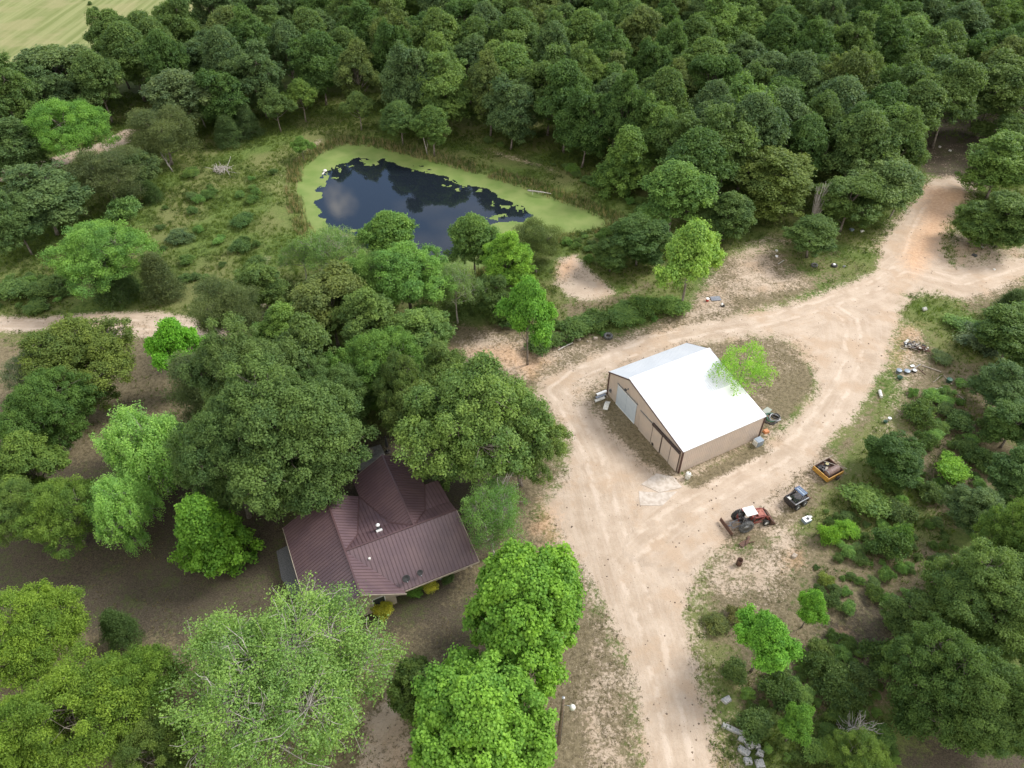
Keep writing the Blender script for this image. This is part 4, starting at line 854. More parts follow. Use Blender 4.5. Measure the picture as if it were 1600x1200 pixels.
X, Y = sample(230000, g); tufts('tall_grass', X, Y, .42, .16, 6, (.110, .165, .042), 'rank green grass and weeds over the rough ground', 'grass', seed=1)
g = lambda w, X, Y: clear(w)*notbuilt(X, Y)*np.clip(w['dry']*.9-w['sand']*.7-w['litter']*.3, 0, 1)*(fbm(X, Y, 3, 81) > .50)*.8
X, Y = sample(150000, g); tufts('dry_grass', X, Y, .16, .13, 5, (.17, .15, .085), 'short dry tan grass on the turf and beside the tracks', 'dry grass', seed=2, lean=.9)
g = lambda w, X, Y: clear(w)*notbuilt(X, Y)*(w['sand'] > .3)*(w['road'] < .75)*(fbm(X, Y, 2.2, 91) > .51)*.8
X, Y = sample(260000, g); tufts('weed_tufts', X, Y, .14, .12, 5, (.10, .10, .045), 'small weeds scattered over the sandy margins', 'weeds', seed=3, lean=.9)
# broad leaved weeds as low mounds
g = lambda w, X, Y: clear(w)*np.clip(1-w['dry']-w['sand']*1.4-w['litter']*.7, 0, 1)*(fbm(X, Y, 6, 55) > .5)
X, Y = sample(52000, g); X, Y = X[:18000], Y[:18000]
if len(X):
    rg = np.random.default_rng(6); C = np.stack([X, Y, height(X, Y)+.15], 1); s = rg.uniform(.2, .75, len(X)); V, F, v = leaves(C, np.stack([s, s, s*.6], 1), 24, .18, rg=rg, jitter=.8)
    o = mesh_np('weed_mounds', V, F, LEAF, v=v); o.color = (.068, .105, .030, 1); tag(o, 'leafy green weeds mounding over the rough ground', 'weeds', kind='stuff')
# cattails round the pond
X = rng.uniform(POND.min(0)[0]-4, POND.max(0)[0]+4, 60000); Y = rng.uniform(POND.min(0)[1]-4, POND.max(0)[1]+4, 60000); sd = sdist(POND, X, Y)
k = (sd < .6) & (sd > -2.4) & (fbm(X, Y, 5, 33) > .34); X, Y = X[k], Y[k]; k = rng.random(len(X)) < .6; X, Y = X[k], Y[k]; cut = len(X)//2
tufts('cattails', X[cut:], Y[cut:], 1.1, .12, 4, (.085, .13, .05), 'green cattails standing round the pond', 'cattails', lean=.15, seed=8)
tufts('dead_reeds', X[:cut], Y[:cut], 1.0, .12, 4, (.34, .28, .21), 'pale dead reeds along the pond shore', 'reeds', lean=.3, seed=9)
# loose stones on the sandy ground
g = lambda w, X, Y: (w['sand'] > .35)*clear(w)*notbuilt(X, Y)*(fbm(X, Y, 4, 12) > .47)*.5
X, Y = sample(26000, g, y1=120); rg = np.random.default_rng(12); n = len(X); s = .03+.10*rg.random(n)**2.5
oc = np.array([(1, 0, 0), (0, 1, 0), (-1, 0, 0), (0, -1, 0), (0, 0, .7), (0, 0, -.5)]); V = (oc[None]*(1+rg.normal(size=(n, 6, 1))*.2)*s[:, None, None]+np.stack([X, Y, height(X, Y)], 1)[:, None]).reshape(-1, 3)
ff = np.array([(0, 1, 4), (1, 2, 4), (2, 3, 4), (3, 0, 4), (1, 0, 5), (2, 1, 5), (3, 2, 5), (0, 3, 5)]); F = (ff[None]+np.arange(n)[:, None, None]*6).reshape(-1, 3)
tag(mesh_np('gravel', V, F, mat('loose_stone', (.22, .17, .12), .95, col2=(.11, .085, .06), scale=.8)), 'small stones scattered over the sandy ground', 'stones', kind='stuff')

# ------------------------------------------------------------ house
def prism(prof, a0, a1, axis):
    """profile [(s,z)] extruded from a0 to a1; axis 'v': s=u"""
    f = (lambda s, a, z: (s, a, z)) if axis == 'v' else (lambda s, a, z: (a, s, z)); n = len(prof)
    vs = [f(s, a0, z) for s, z in prof]+[f(s, a1, z) for s, z in prof]
    fs = [tuple(range(n)), tuple(range(2*n-1, n-1, -1))]+[(i, (i+1) % n, n+(i+1) % n, n+i) for i in range(n)]
    return vs, fs
def clip_line(poly_, o, d):
    """parameter range of the line o+t*d inside a 2D convex/any polygon"""
    ts = []; n = len(poly_)
    for i in range(n):
        a = np.array(poly_[i][:2]); b = np.array(poly_[(i+1) % n][:2]); e = b-a; den = d[0]*e[1]-d[1]*e[0]
        if abs(den) < 1e-9: continue
        w = a-o; t = (w[0]*e[1]-w[1]*e[0])/den; s = (w[0]*d[1]-w[1]*d[0])/den
        if 0 <= s <= 1: ts.append(t)
    return (min(ts), max(ts)) if len(ts) >= 2 else None
def roof_planes(name, polys, downs, m, mrib, parent, sp=.38, th=.09, rw=.05, rh=.045):
    """one mesh: slabs with standing seams running downslope"""
    mb = MB(); rb = MB()
    for poly_, dn in zip(polys, downs):
        p3 = [np.array(q, float) for q in poly_]; n = len(p3)
        mb.add([tuple(q) for q in p3]+[(q[0], q[1], q[2]-th) for q in p3], [tuple(range(n)), tuple(range(2*n-1, n-1, -1))]+[(i, n+i, n+(i+1) % n, (i+1) % n) for i in range(n)])
        nn = None
        for i in range(1, n-1):
            c = np.cross(p3[i]-p3[0], p3[i+1]-p3[0])
            if nn is None or np.linalg.norm(c) > np.linalg.norm(nn): nn = c
        nn = nn/np.linalg.norm(nn); nn = nn if nn[2] > 0 else -nn
        zf = lambda x, y: p3[0][2]-(nn[0]*(x-p3[0][0])+nn[1]*(y-p3[0][1]))/nn[2]
        d = np.array(dn, float); e = np.array([-d[1], d[0]]); ks = [q[:2]@e for q in p3]; t = math.ceil(min(ks)/sp)*sp+.02
        while t < max(ks):
            r = clip_line(poly_, e*t, d)
            if r and r[1]-r[0] > .15:
                a, b = e*t+d*(r[0]+.02), e*t+d*(r[1]-.01)
                rb.bar((a[0], a[1], zf(*a)+rh*.3), (b[0], b[1], zf(*b)+rh*.3), rw, rh)
            t += sp
    nf = len(mb.f); mb.add(rb.v, rb.f); o = mb.build(name, m, parent); o.data.materials.append(mrib)
    mi = np.zeros(len(mb.f), np.int32); mi[nf:] = 1; o.data.polygons.foreach_set('material_index', mi); return o
HA = R(25.3); hx, hy, _ = P(539.25, 861.25, 5.6)
house = empty('house', (hx, hy, 0), HA, 'single storey house with a maroon standing seam metal roof of crossing gables under the trees', 'house')
ZR = 5.6
roof = roof_planes('roof', [
  [(0, -5.2, ZR), (4.1, -5.2, 2.87), (4.1, -4.87, 2.87), (0, 0, ZR)],
  [(0, 0, ZR), (1.73, 2.2, 4.45), (3.4, 7.8, 3.34), (0, 7.8, ZR)],
  [(0, -5.2, ZR), (0, 7.8, ZR), (-4.95, 7.8, 2.6), (-4.95, -5.2, 2.6)],
  [(0, 0, ZR), (4.1, -4.87, 2.87), (11.95, -4.87, 2.87), (11.65, 0, ZR)],
  [(0, 0, ZR), (7.1, 0, ZR), (5.18, 2.2, 4.45), (1.73, 2.2, 4.45)],
  [(1.73, 2.2, 4.45), (5.18, 2.2, 4.45), (3.4, 7.8, 3.34)],
  [(7.1, 0, ZR), (11.65, 0, ZR), (11.72, 2.2, 4.45), (9.02, 2.2, 4.45)],
  [(9.02, 2.2, 4.45), (11.72, 2.2, 4.45), (11.85, 6.0, 3.7), (10.27, 6.0, 3.7)],
  [(7.1, 0, ZR), (7.1, 10.4, ZR), (3.4, 10.4, 3.38), (3.4, 7.8, 3.38), (5.18, 2.2, 4.45)],
  [(7.1, 0, ZR), (9.02, 2.2, 4.45), (10.27, 6.0, 3.7), (10.4, 10.4, 3.62), (7.1, 10.4, ZR)]],
  [(1, 0), (1, 0), (-1, 0), (0, -1), (0, 1), (0, 1), (0, 1), (0, 1), (-1, 0), (1, 0)], M['roofing'], M['trimroof'], house)
cap = MB()
for a, b in (((0, -5.25, ZR+.05), (0, 7.85, ZR+.05)), ((0, 0, ZR+.06), (11.7, 0, ZR+.06)), ((7.1, 0, ZR+.055), (7.1, 10.45, ZR+.055)),
             ((0, 0, ZR+.03), (1.73, 2.2, 4.48)), ((1.73, 2.2, 4.48), (3.4, 7.8, 3.38)), ((7.1, 0, ZR+.03), (5.18, 2.2, 4.48)), ((5.18, 2.2, 4.48), (3.4, 7.8, 3.38)),
             ((7.1, 0, ZR+.03), (9.02, 2.2, 4.48)), ((9.02, 2.2, 4.48), (10.27, 6, 3.73))): cap.bar(a, b, .16, .04)
cap.build('ridge_cap', M['trimroof'], house)
FAS = (((0, -5.25, 5.45), (4.15, -5.25, 2.72)), ((0, -5.25, 5.45), (-4.98, -5.25, 2.45)), ((4.15, -4.93, 2.73), (12.0, -4.93, 2.73)), ((12.0, -4.9, 2.75), (11.7, 0, 5.47)), ((7.1, 10.45, 5.45), (3.4, 10.45, 3.25)), ((7.1, 10.45, 5.45), (10.4, 10.45, 3.5)), ((-5.0, -5.2, 2.5), (-5.0, 7.8, 2.5)))
fas = None
for a, b in FAS: fas = MB(); fas.bar(a, b, .05, .18); fas.build('fascia', M['cream'], house)
wl = MB()
for pr, a0, a1, ax in (([(-2.6, -.1), (-2.6, 3.75), (0, 5.35), (3.3, 3.15), (3.3, -.1)], -4.1, 7.5, 'v'),
                       ([(-3.4, -.12), (-3.4, 3.45), (0, 5.38), (2.2, 4.25), (5.6, 3.6), (5.6, -.12)], 3.25, 11.2, 'u'),
                       ([(3.95, -.14), (3.95, 3.5), (7.1, 5.33), (10.0, 3.68), (10.0, -.14)], .12, 10.0, 'v')):
    wl.add(*prism(pr, a0, a1, ax))
wl.build('wall', M['cream'], house)
mbp = MB(); mbp.box((-3.6, 1.4, .06), (2.3, 12.4, .16)); mbp.build('porch_floor', M['plank'], house)
for k in range(5):
    q = MB(); q.box((-4.7, -4.7+k*3, 1.28), (.14, .14, 2.4)); q.build('porch_post', M['cream'], house)
def window(u, v, z, w, h, ax, sgn):
    d = (w, .08, h) if ax == 'u' else (.08, w, h); fr = MB(); fr.box((u, v, z), d); f = fr.build('window', M['white'], house)
    g = MB(); off = .03*sgn; c = (u, v+off, z) if ax == 'u' else (u+off, v, z); g.box(c, (w-.16, .06, h-.16) if ax == 'u' else (.06, w-.16, h-.16)); g.build('pane', M['glass'], f)
for u in (5.2, 7.0, 10.2): window(u, -3.44, 1.6, 1.1, 1.2, 'u', -1)
window(1.6, -4.14, 1.7, 1.3, 1.2, 'u', -1); window(-1.2, -4.14, 1.7, 1.2, 1.2, 'u', -1); window(11.24, -1.6, 1.6, 1.2, 1.2, 'v', 1); window(11.24, 2.5, 1.6, 1.2, 1.2, 'v', 1); window(7, 10.04, 1.7, 1.4, 1.2, 'u', 1)
d = MB(); d.box((8.6, -3.44, 1.05), (.95, .08, 2.1)); d = d.build('door', M['whitedoor'], house); h_ = MB(); h_.tube([(8.95, -3.50, 1.0), (8.95, -3.55, 1.0)], .035, 8); h_.build('handle', M['greym'], d)
c = MB(); c.tube([(3.83, 1.7, 4.55), (3.83, 1.7, 5.45)], .10, 12); c.box((3.83, 1.7, 4.78), (.42, .42, .1)); ch = c.build('chimney', M['dkgrey'], house)
c = MB(); c.lathe([(.19, 5.45), (.2, 5.52), (.08, 5.66), (0, 5.68)], (3.83, 1.7, 0), n=14); c.build('chimney_cap', M['white'], ch)
c = MB(); c.box((3.83, 1.45, 4.92), (.62, .34, .10), rx=R(-28)); c.build('flashing', M['white'], ch)
c = MB(); c.lathe([(.11, 4.55), (.11, 4.95), (.13, 5.0), (0, 5.05)], (1.95, -1.35, 0), n=12); c.build('vent', M['dirtywhite'], house)
for (u, v, sc) in ((4.55, -4.15, 1.0), (6.0, -4.1, .75)):
    c = MB(); z = ZR-.56*abs(v)
    c.tube([(u, v, z-.02), (u, v, z+.3), (u, v-.12, z+.55)], .025, 6); c.box((u, v, z+.02), (.25, .25, .03), rx=R(29))
    for s_ in (-1, 1): c.tube([(u+s_*.15, v+.3, z+.17), (u, v, z+.28)], .014, 4)
    sd_ = c.build('satellite_dish', M['dkgrey'], house)
    c = MB(); c.lathe([(0, 0), (.16*sc, .012), (.30*sc, .05), (.40*sc, .11), (.385*sc, .115), (.16*sc, .03), (0, .018)], (0, 0, 0), n=18)
    for i, q in enumerate(c.v):
        a = R(62); y_, z_ = q[1]*math.cos(a)-q[2]*math.sin(a), q[1]*math.sin(a)+q[2]*math.cos(a); c.v[i] = (q[0]+u, y_+v-.12, z_+z+.62)
    c.build('reflector', M['dkgrey'], sd_, True)
    c = MB(); c.tube([(u, v-.15, z+.35), (u, v-.62, z+.60)], .015, 5); c.box((u, v-.62, z+.64), (.08, .12, .1)); c.build('feed_arm', M['greym'], sd_)
# patio behind the left wing
def L2W(u, v): c_, s_ = math.cos(HA), math.sin(HA); return hx+u*c_-v*s_, hy+u*s_+v*c_
x, y, _ = P(578, 716); mb = MB(); mb.box((x, y, .06), (3.6, 3.0, .14), rz=HA); tag(mb.build('patio', M['patio']), 'grey slab patio at the back corner of the house', kind='structure')
x, y, _ = P(579, 712); t_ = empty('patio_table', (x, y, .13), 0, 'small round table on the patio at the back of the house', 'table')
c = MB(); c.lathe([(.5, .70), (.5, .74), (0, .745)], (0, 0, 0), n=18); c.build('tabletop', M['plank'], t_); c = MB(); c.tube([(0, 0, 0), (0, 0, .7)], .04, 8); c.lathe([(.28, 0), (.26, .04), (0, .05)], (0, 0, 0), n=12); c.build('pedestal', M['blackm'], t_)
x, y, _ = P(564, 714); t_ = empty('grill', (x, y, .0), R(40), 'black lidded barbecue grill at the corner of the patio', 'grill')
c = MB(); c.box((0, 0, .85), (.9, .5, .25)); c.build('firebox', M['blackm'], t_, bevel=.03); c = MB(); c.tube([(-.45, 0, .98), (.45, 0, .98)], .24, 14); c.build('lid', M['blackm'], t_, True)
for a in (-1, 1):
    for b in (-1, 1): c = MB(); c.tube([(a*.38, b*.2, 0), (a*.38, b*.2, .75)], .03, 6); c.build('leg', M['blackm'], t_)
x, y, _ = P(606, 706); t_ = empty('patio_umbrella', (x, y, .0), 0, 'folded black patio umbrella in its round base behind the house', 'umbrella')
c = MB(); c.lathe([(.36, 0), (.36, .06), (.1, .14), (0, .15)], (0, 0, 0), n=16); c.build('base', M['blackm'], t_); c = MB(); c.tube([(0, 0, .1), (0, 0, 2.7)], .025, 6); c.build('pole', M['greym'], t_)
c = MB(); c.lathe([(.17, 1.0), (.20, 1.2), (.13, 2.0), (.03, 2.65), (0, 2.66)], (0, 0, 0), n=10); c.build('canopy', M['dkgrey'], t_, True)
gs = poly([(432, 862), (455, 850), (492, 935), (470, 950), (440, 905)]); mb = MB(); mb.add([(a, b, .09) for a, b in gs]+[(a, b, -.1) for a, b in gs], [tuple(range(4, -1, -1)), tuple(range(5, 10))]+[(i, (i+1) % 5, 5+(i+1) % 5, 5+i) for i in range(5)])
tag(mb.build('gravel_bed', mat('blue_grey_gravel', (.085, .09, .095), .9, col2=(.18, .18, .185), scale=12, bump=.8)), 'blue grey gravel strip along the porch', kind='structure')

# ------------------------------------------------------------ barn
BA = R(117.71-90); barn = empty('barn', (19.50, 55.67, 0), BA, 'beige metal barn with a white metal roof in the middle of the sandy yard', 'barn')
BL, BW, BH, BR_, BY = 12.04, 15.15, 3.75, 5.89, 11.0
wl = MB(); wl.add(*prism([(0, -.4), (0, BH), (BY, BR_), (BW, BH+.05), (BW, -.4)], 0, BL, 'u'))
def zg(y): return BH+(BR_-BH)*y/BY if y < BY else BR_-(BR_-BH-.05)*(y-BY)/(BW-BY)
for k in range(int(BL/.3)): wl.box((.15+k*.3, -.012, (BH-.4)/2), (.07, .03, BH+.3)); wl.box((.15+k*.3, BW+.012, (BH-.4)/2), (.07, .03, BH+.3))
for k in range(int(BW/.3)):
    y = .15+k*.3; z = zg(y)-.08
    for x in (-.012, BL+.012): wl.box((x, y, (z-.4)/2), (.03, .07, z+.3))
wl.build('wall', M['beige'], barn)
roof_planes('roof', [[(-.12, -.12, BH+.06), (BL+.12, -.12, BH+.06), (BL+.12, BY, BR_+.09), (-.12, BY, BR_+.09)], [(-.12, BY, BR_+.09), (BL+.12, BY, BR_+.09), (BL+.12, BW+.12, BH+.09), (-.12, BW+.12, BH+.09)]],
            [(0, -1), (0, 1)], M['whitemetal'], M['whitemetal'], barn, sp=.3, rw=.04, rh=.025, th=.07)
c = MB(); c.bar((-.14, BY, BR_+.115), (BL+.14, BY, BR_+.115), .42, .04); c.build('ridge_cap', M['white'], barn)
c = MB(); c.add(*[[(6.6, .0, BH+.12), (BL+.1, .0, BH+.12), (BL+.1, 5.4, BH+.12+5.4*.194), (6.6, 5.4, BH+.12+5.4*.194)], [(0, 1, 2, 3)]]); c.build('roof_patch', M['white'], barn)
for x in (-.16, BL+.16):
    c = MB(); c.bar((x, -.14, BH-.02), (x, BY, BR_+.01), .05, .16); c.bar((x, BY, BR_+.01), (x, BW+.14, BH+.01), .05, .16); c.build('rake_trim', M['brown'], barn)
for x, y in ((-.03, -.03), (BL+.03, -.03), (-.03, BW+.03), (BL+.03, BW+.03)): c = MB(); c.box((x, y, (BH-.4)/2), (.16, .16, BH+.35)); c.build('corner_trim', M['brown'], barn)
c = MB(); c.bar((0, -.07, BH-.04), (BL, -.07, BH-.04), .05, .1); c.build('eave_trim', M['beige'], barn)
for y0_, y1_ in ((9.02, 11.04), (11.08, 13.1)):
    c = MB(); c.box((-.09, (y0_+y1_)/2, 1.72), (.06, y1_-y0_, 3.4)); dd = c.build('sliding_door', M['whitedoor'], barn)
    c = MB(); 
    for z in (.12, 3.36): c.box((-.135, (y0_+y1_)/2, z), (.03, y1_-y0_-.02, .1))
    c.build('frame', M['white'], dd)
c = MB(); c.box((-.10, 11.05, 3.5), (.1, 4.4, .1)); c.build('door_track', M['greym'], barn)
for y0_, y1_, x in ((5.45, 8.0, -.12), (3.6, 5.40, -.17), (1.9, 3.55, -.12), (.25, 1.85, -.17)):
    c = MB(); c.box((x, (y0_+y1_)/2, 1.5), (.05, y1_-y0_, 3.0))
    for k in range(int((y1_-y0_)/.3)): c.box((x-.03, y0_+.15+k*.3, 1.5), (.03, .07, 2.95))
    pn = c.build('door_panel', M['beige'], barn)
    e = MB(); e.box((x-.01, y0_+.02, 1.5), (.09, .05, 3.02)); e.build('edge_strip', M['track'], pn)
    if y0_ == 3.6: e = MB(); e.box((x-.05, 4.95, .3), (.04, .35, .4)); e.build('pet_door', M['blackm'], pn)
c = MB(); c.box((-.16, 2.95, 3.22), (.22, 5.3, .34)); c.build('door_track', M['track'], barn)
c = MB(); c.box((-.08, 6.9, 3.12), (.08, 2.7, .07)); c.build('door_track', M['greym'], barn)
lm = MB(); lm.box((-.06, 11.1, 4.25), (.12, .14, .2)); lm.bar((-.1, 11.1, 4.25), (-.4, 11.1, 4.35), .04); fl = lm.build('floodlight', M['greym'], barn)
c = MB(); c.box((-.46, 11.1, 4.3), (.22, .3, .2), ry=R(25)); c.build('lamp_head', M['dkgrey'], fl)
c = MB(); c.box((-.09, 14.5, 1.15), (.14, .28, .5)); mt_ = c.build('meter_box', M['greym'], barn); c = MB(); c.lathe([(.12, -.08), (.12, 0), (0, .02)], (-.18, 14.5, 1.25), axis='x', n=12); c.build('meter_glass', M['glass'], mt_)
# slab in front of the corner
for pts, z in (([(1002, 757), (1025, 740), (1052, 745), (1066, 762), (1030, 770)], .05), ([(998, 768), (1028, 770), (1058, 768), (1035, 790), (1000, 790)], .03)):
    g_ = poly(pts); n = len(g_); mb = MB(); mb.add([(a, b, hz(a, b)+z) for a, b in g_]+[(a, b, -.3) for a, b in g_], [tuple(range(n-1, -1, -1)), tuple(range(n, 2*n))]+[(i, (i+1) % n, n+(i+1) % n, n+i) for i in range(n)])
    tag(mb.build('concrete_slab', M['concrete']), 'worn pale slab in front of the barn corner', kind='structure')

# ------------------------------------------------------------ wheels and tyres
def tyre_mb(r, w, hole, lug=0, axis='y', c=(0, 0, 0), n=26):
    mb = MB(); h = w/2
    prof = [(hole, -h*.55), (r*.86, -h), (r*.97, -h*.75), (r, -h*.3), (r, h*.3), (r*.97, h*.75), (r*.86, h), (hole, h*.55), (hole*.98, 0), (hole, -h*.55)]
    mb.lathe(prof, c, axis=axis, n=n)
    if lug:
        for k in range(lug):
            for sd_ in (-1, 1):
                a = 2*PI*(k+(.5 if sd_ > 0 else 0))/lug; b = a+.16
                p = (math.cos(a)*r*1.015, sd_*h*.85, math.sin(a)*r*1.015); q = (math.cos(b)*r*1.03, sd_*h*.05, math.sin(b)*r*1.03)
                f = (lambda t: t) if axis == 'y' else (lambda t: (t[0], t[2], t[1]))
                p, q = f(p), f(q); mb.bar([p[i]+c[i] for i in range(3)], [q[i]+c[i] for i in range(3)], .05, .05)
    return mb
def wheel(parent, c, r, w, rim, mt, mr, lug=0):
    wq = bpy.data.objects.new('wheel', None); COL.objects.link(wq); wq.parent = parent; wq.location = c
    tyre_mb(r, w, r*.55, lug).build('tyre', mt, wq, not lug)
    m_ = MB(); m_.lathe([(r*.56, -w*.3), (r*.5, -w*.1), (r*.16, -w*.12), (r*.14, -w*.32), (0, -w*.32)], (0, 0, 0), axis='y', n=20); m_.lathe([(r*.56, w*.3), (r*.5, w*.1), (r*.16, w*.12), (r*.14, w*.32), (0, w*.32)], (0, 0, 0), axis='y', n=20)
    m_.build('rim', mr, wq, True); return wq

# ------------------------------------------------------------ tractor with loader and rear blade
A_ = np.array(P(1165.6, 824, .72)); B_ = np.array(P(1197.7, 818.5, .4)); hd = math.atan2(B_[1]-A_[1], B_[0]-A_[0]); fx_, fy_ = math.cos(hd), math.sin(hd)
WB = float(np.hypot(*(B_-A_)[:2])); print('tractor wheelbase', WB, math.degrees(hd))
ox, oy = A_[0]-fy_*.82, A_[1]+fx_*.82
tr = empty('tractor', (ox, oy, hz(ox, oy)), hd, 'old red tractor with a white canopy, front loader and rusty rear blade', 'tractor')
for s_ in (-1, 1): wheel(tr, (0, s_*.86, .80), .80, .44, .4, M['dustyrubber'] if s_ < 0 else M['rubber'], M['greym'], 22)
for s_ in (-1, 1): wheel(tr, (WB, s_*.74, .40), .40, .22, .2, M['rubber'], M['white'])
c = MB(); c.box((WB*.45, 0, .62), (WB*.95, .42, .42)); c.box((0, 0, .72), (.55, 1.2, .32)); c.box((WB, 0, .42), (.16, 1.3, .12)); c.build('chassis', M['blackm'], tr, bevel=.02)
c = MB(); c.box((WB*.68, 0, 1.08), (WB*.66, .5, .46), taper=.88); c.build('hood', M['red'], tr, bevel=.04)
c = MB(); c.box((WB*1.03, 0, 1.08), (.06, .5, .42)); c.build('grille', M['blackm'], tr); c = MB(); c.tube([(WB*.72, .12, 1.3), (WB*.72, .12, 1.75)], .035, 8); c.build('exhaust', M['rust'], tr)
for s_ in (-1, 1):
    c = MB(); vs = []; 
    for i in range(9):
        a = R(5+i*9); 
        for y in (s_*.60, s_*1.03): vs.append((math.cos(a)*.88, y, .78+math.sin(a)*.88))
    c.add(vs, [(2*i, 2*i+1, 2*i+3, 2*i+2) for i in range(8)]); 
    if s_ > 0: c.build('fender', M['red'], tr)
    else:
        c = MB(); c.box((.35, -.72, 1.05), (.75, .28, .08)); c.build('fender', M['fadedred'], tr)
c = MB(); c.box((.1, 0, 1.12), (.45, .48, .12)); c.box((-.14, 0, 1.34), (.1, .48, .4), ry=R(-12)); c.build('seat', M['blackm'], tr, bevel=.03)
c = MB(); c.tube([(.95, 0, 1.3), (.72, 0, 1.55)], .025, 6); c.lathe([(.2, 0), (.22, .02), (.2, .04), (.18, .02), (.2, 0)], (.7, 0, 1.55), n=14); c.build('steering_wheel', M['blackm'], tr)
for x_, y_ in ((-.35, -.52), (-.35, .52), (.95, -.5), (.95, .5)): c = MB(); c.bar((x_, y_, .8), (x_*.95+.05, y_*.98, 2.28), .06); c.build('canopy_post', M['greym'], tr)
c = MB(); c.box((.55, 0, 2.33), (1.3, 1.15, .08)); c.build('canopy', M['white'], tr, bevel=.03)
c = MB(); c.bar((-.55, .35, 1.0), (-.62, .35, 1.75), .08); c.bar((-.55, -.1, 1.0), (-.62, .35, 1.7), .05); c.build('roll_post', M['red'], tr)
for s_ in (-1, 1):
    c = MB(); y = s_*.55; c.bar((1.0, y, .5), (1.05, y, 1.6), .12, .12); c.bar((1.05, y, 1.6), (2.35, y, 1.52), .1, .14); c.bar((2.35, y, 1.52), (3.05, y, .55), .1, .14); c.bar((1.1, y*1.18, .85), (2.2, y*1.18, 1.42), .07); c.bar((.95, y, .62), (2.1, y, .62), .07)
    c.bar((2.3, y, 1.62), (3.05, y, 1.0), .05); c.build('loader_arm', M['red'], tr)
c = MB(); c.bar((2.75, -.6, 1.0), (2.75, .6, 1.0), .1); c.bar((2.35, -.6, 1.5), (2.35, .6, 1.5), .07); c.box((2.05, .05, 1.5), (.85, .85, .04), ry=R(3)); c.build('loader_crossbar', M['fadedred'], tr)
c = MB(); pr = [(3.0, .95), (3.04, .1), (3.75, .06), (3.75, .1), (3.12, .17), (3.08, .95)]; c.add([(x, -.95, z) for x, z in pr]+[(x, .95, z) for x, z in pr], [tuple(range(6)), tuple(range(11, 5, -1))]+[(i, (i+1) % 6, 6+(i+1) % 6, 6+i) for i in range(6)])
for s_ in (-1, 1): c.add([(3.02, s_*.95, .95), (3.06, s_*.95, .08), (3.75, s_*.95, .06), (3.02, s_*.91, .95), (3.06, s_*.91, .08), (3.75, s_*.91, .06)], [(0, 1, 2), (5, 4, 3), (0, 3, 4, 1), (1, 4, 5, 2), (2, 5, 3, 0)])
c.build('bucket', M['rust'], tr)
c = MB(); 
for s_ in (-1, 1): c.bar((-.2, s_*.3, .55), (-1.25, s_*.38, .42), .06); c.bar((-.25, s_*.25, 1.0), (-1.2, s_*.1, .95), .05)
c.bar((-1.2, 0, 1.0), (-1.28, 0, .35), .08); c.bar((-1.25, -.4, .42), (-1.25, .4, .42), .08); c.bar((-1.25, 0, .45), (-1.75, 0, .45), .12); c.build('hitch', M['greym'], tr)
c = MB(); c.box((-1.85, 0, .38), (.07, 2.3, .48), ry=R(10), rz=R(6)); c.box((-1.78, 0, .5), (.12, .5, .3), rz=R(6)); c.build('rear_blade', M['rust'], tr)

# ------------------------------------------------------------ skid steer
x, y, _ = P(1243, 782, .4); sk = empty('skid_steer', (x, y, hz(x, y)), R(31), 'black stripped down skid steer loader with its engine open, behind the red tractor', 'loader')
for a in (-.55, .55):
    for b in (-.82, .82): wheel(sk, (a, b, .38), .38, .27, .2, M['rubber'], M['white'] if b < 0 else M['greym'])
c = MB(); c.box((0, 0, .55), (2.2, 1.25, .55)); c.box((-1.0, 0, .75), (.25, 1.35, .75)); c.build('body', M['blackm'], sk, bevel=.03)
for y_ in (-.6, .6): c = MB(); c.bar((-.1, y_, .8), (-.05, y_, 1.9), .07); c.bar((.85, y_, .8), (.6, y_, 1.9), .07); c.bar((-.05, y_, 1.9), (.6, y_, 1.9), .07); c.bar((.35, y_, .8), (.3, y_, 1.9), .04); c.build('cage_side', M['blackm'], sk)
c = MB(); c.box((.3, 0, 1.93), (.75, 1.28, .05)); rf = c.build('cab_roof', M['bluem'], sk)
c = MB(); c.box((.18, -.05, 1.97), (.2, 1.1, .03)); c.box((.45, -.05, 1.97), (.07, 1.2, .03)); c.build('roof_strip', M['bluebox'], rf)
c = MB(); rg = np.random.default_rng(5)
for k in range(16): c.box((-.55+rg.random()*.6-.2, rg.uniform(-.45, .45), .9+rg.random()*.2), (rg.uniform(.1, .3), rg.uniform(.1, .3), rg.uniform(.08, .25)), rz=rg.random())
for k in range(6): c.tube([(-.9+rg.random()*.3, rg.uniform(-.5, .5), .95), (-.6, rg.uniform(-.5, .5), 1.25), (-.2, rg.uniform(-.5, .5), .95)], .03, 5)
en = c.build('engine', mat('greasy_green_engine', (.06, .075, .04), .5, .3, col2=(.03, .03, .03), scale=5), sk)
c = MB(); c.box((-.9, .28, 1.08), (.3, .4, .12)); c.box((-.95, -.35, 1.02), (.12, .1, .1)); c.build('battery', M['dirtywhite'], sk)
for s_ in (-1, 1):
    c = MB(); c.bar((-1.0, s_*.72, 1.0), (1.1, s_*.72, .95), .1, .14); c.bar((1.1, s_*.72, .95), (1.45, s_*.72, .3), .1, .12); c.build('loader_arm', M['blackm'] if s_ > 0 else M['greym'], sk)
c = MB(); c.bar((-1.0, -.72, .95), (-1.0, .72, .95), .12); c.box((1.55, 0, .3), (.12, 1.3, .5)); c.bar((1.6, -.5, .15), (2.2, -.5, .08), .1, .06); c.bar((1.6, .4, .15), (2.2, .3, .08), .1, .06); c.build('fork_frame', M['rust'], sk)
c = MB(); c.tube([(.9, .95, .5), (1.5, 1.1, .6)], .14, 10); c.tube([(1.3, 1.1, .7), (1.7, 1.2, .4)], .1, 8); c.build('hydraulic_motor', M['rust'], sk, True)

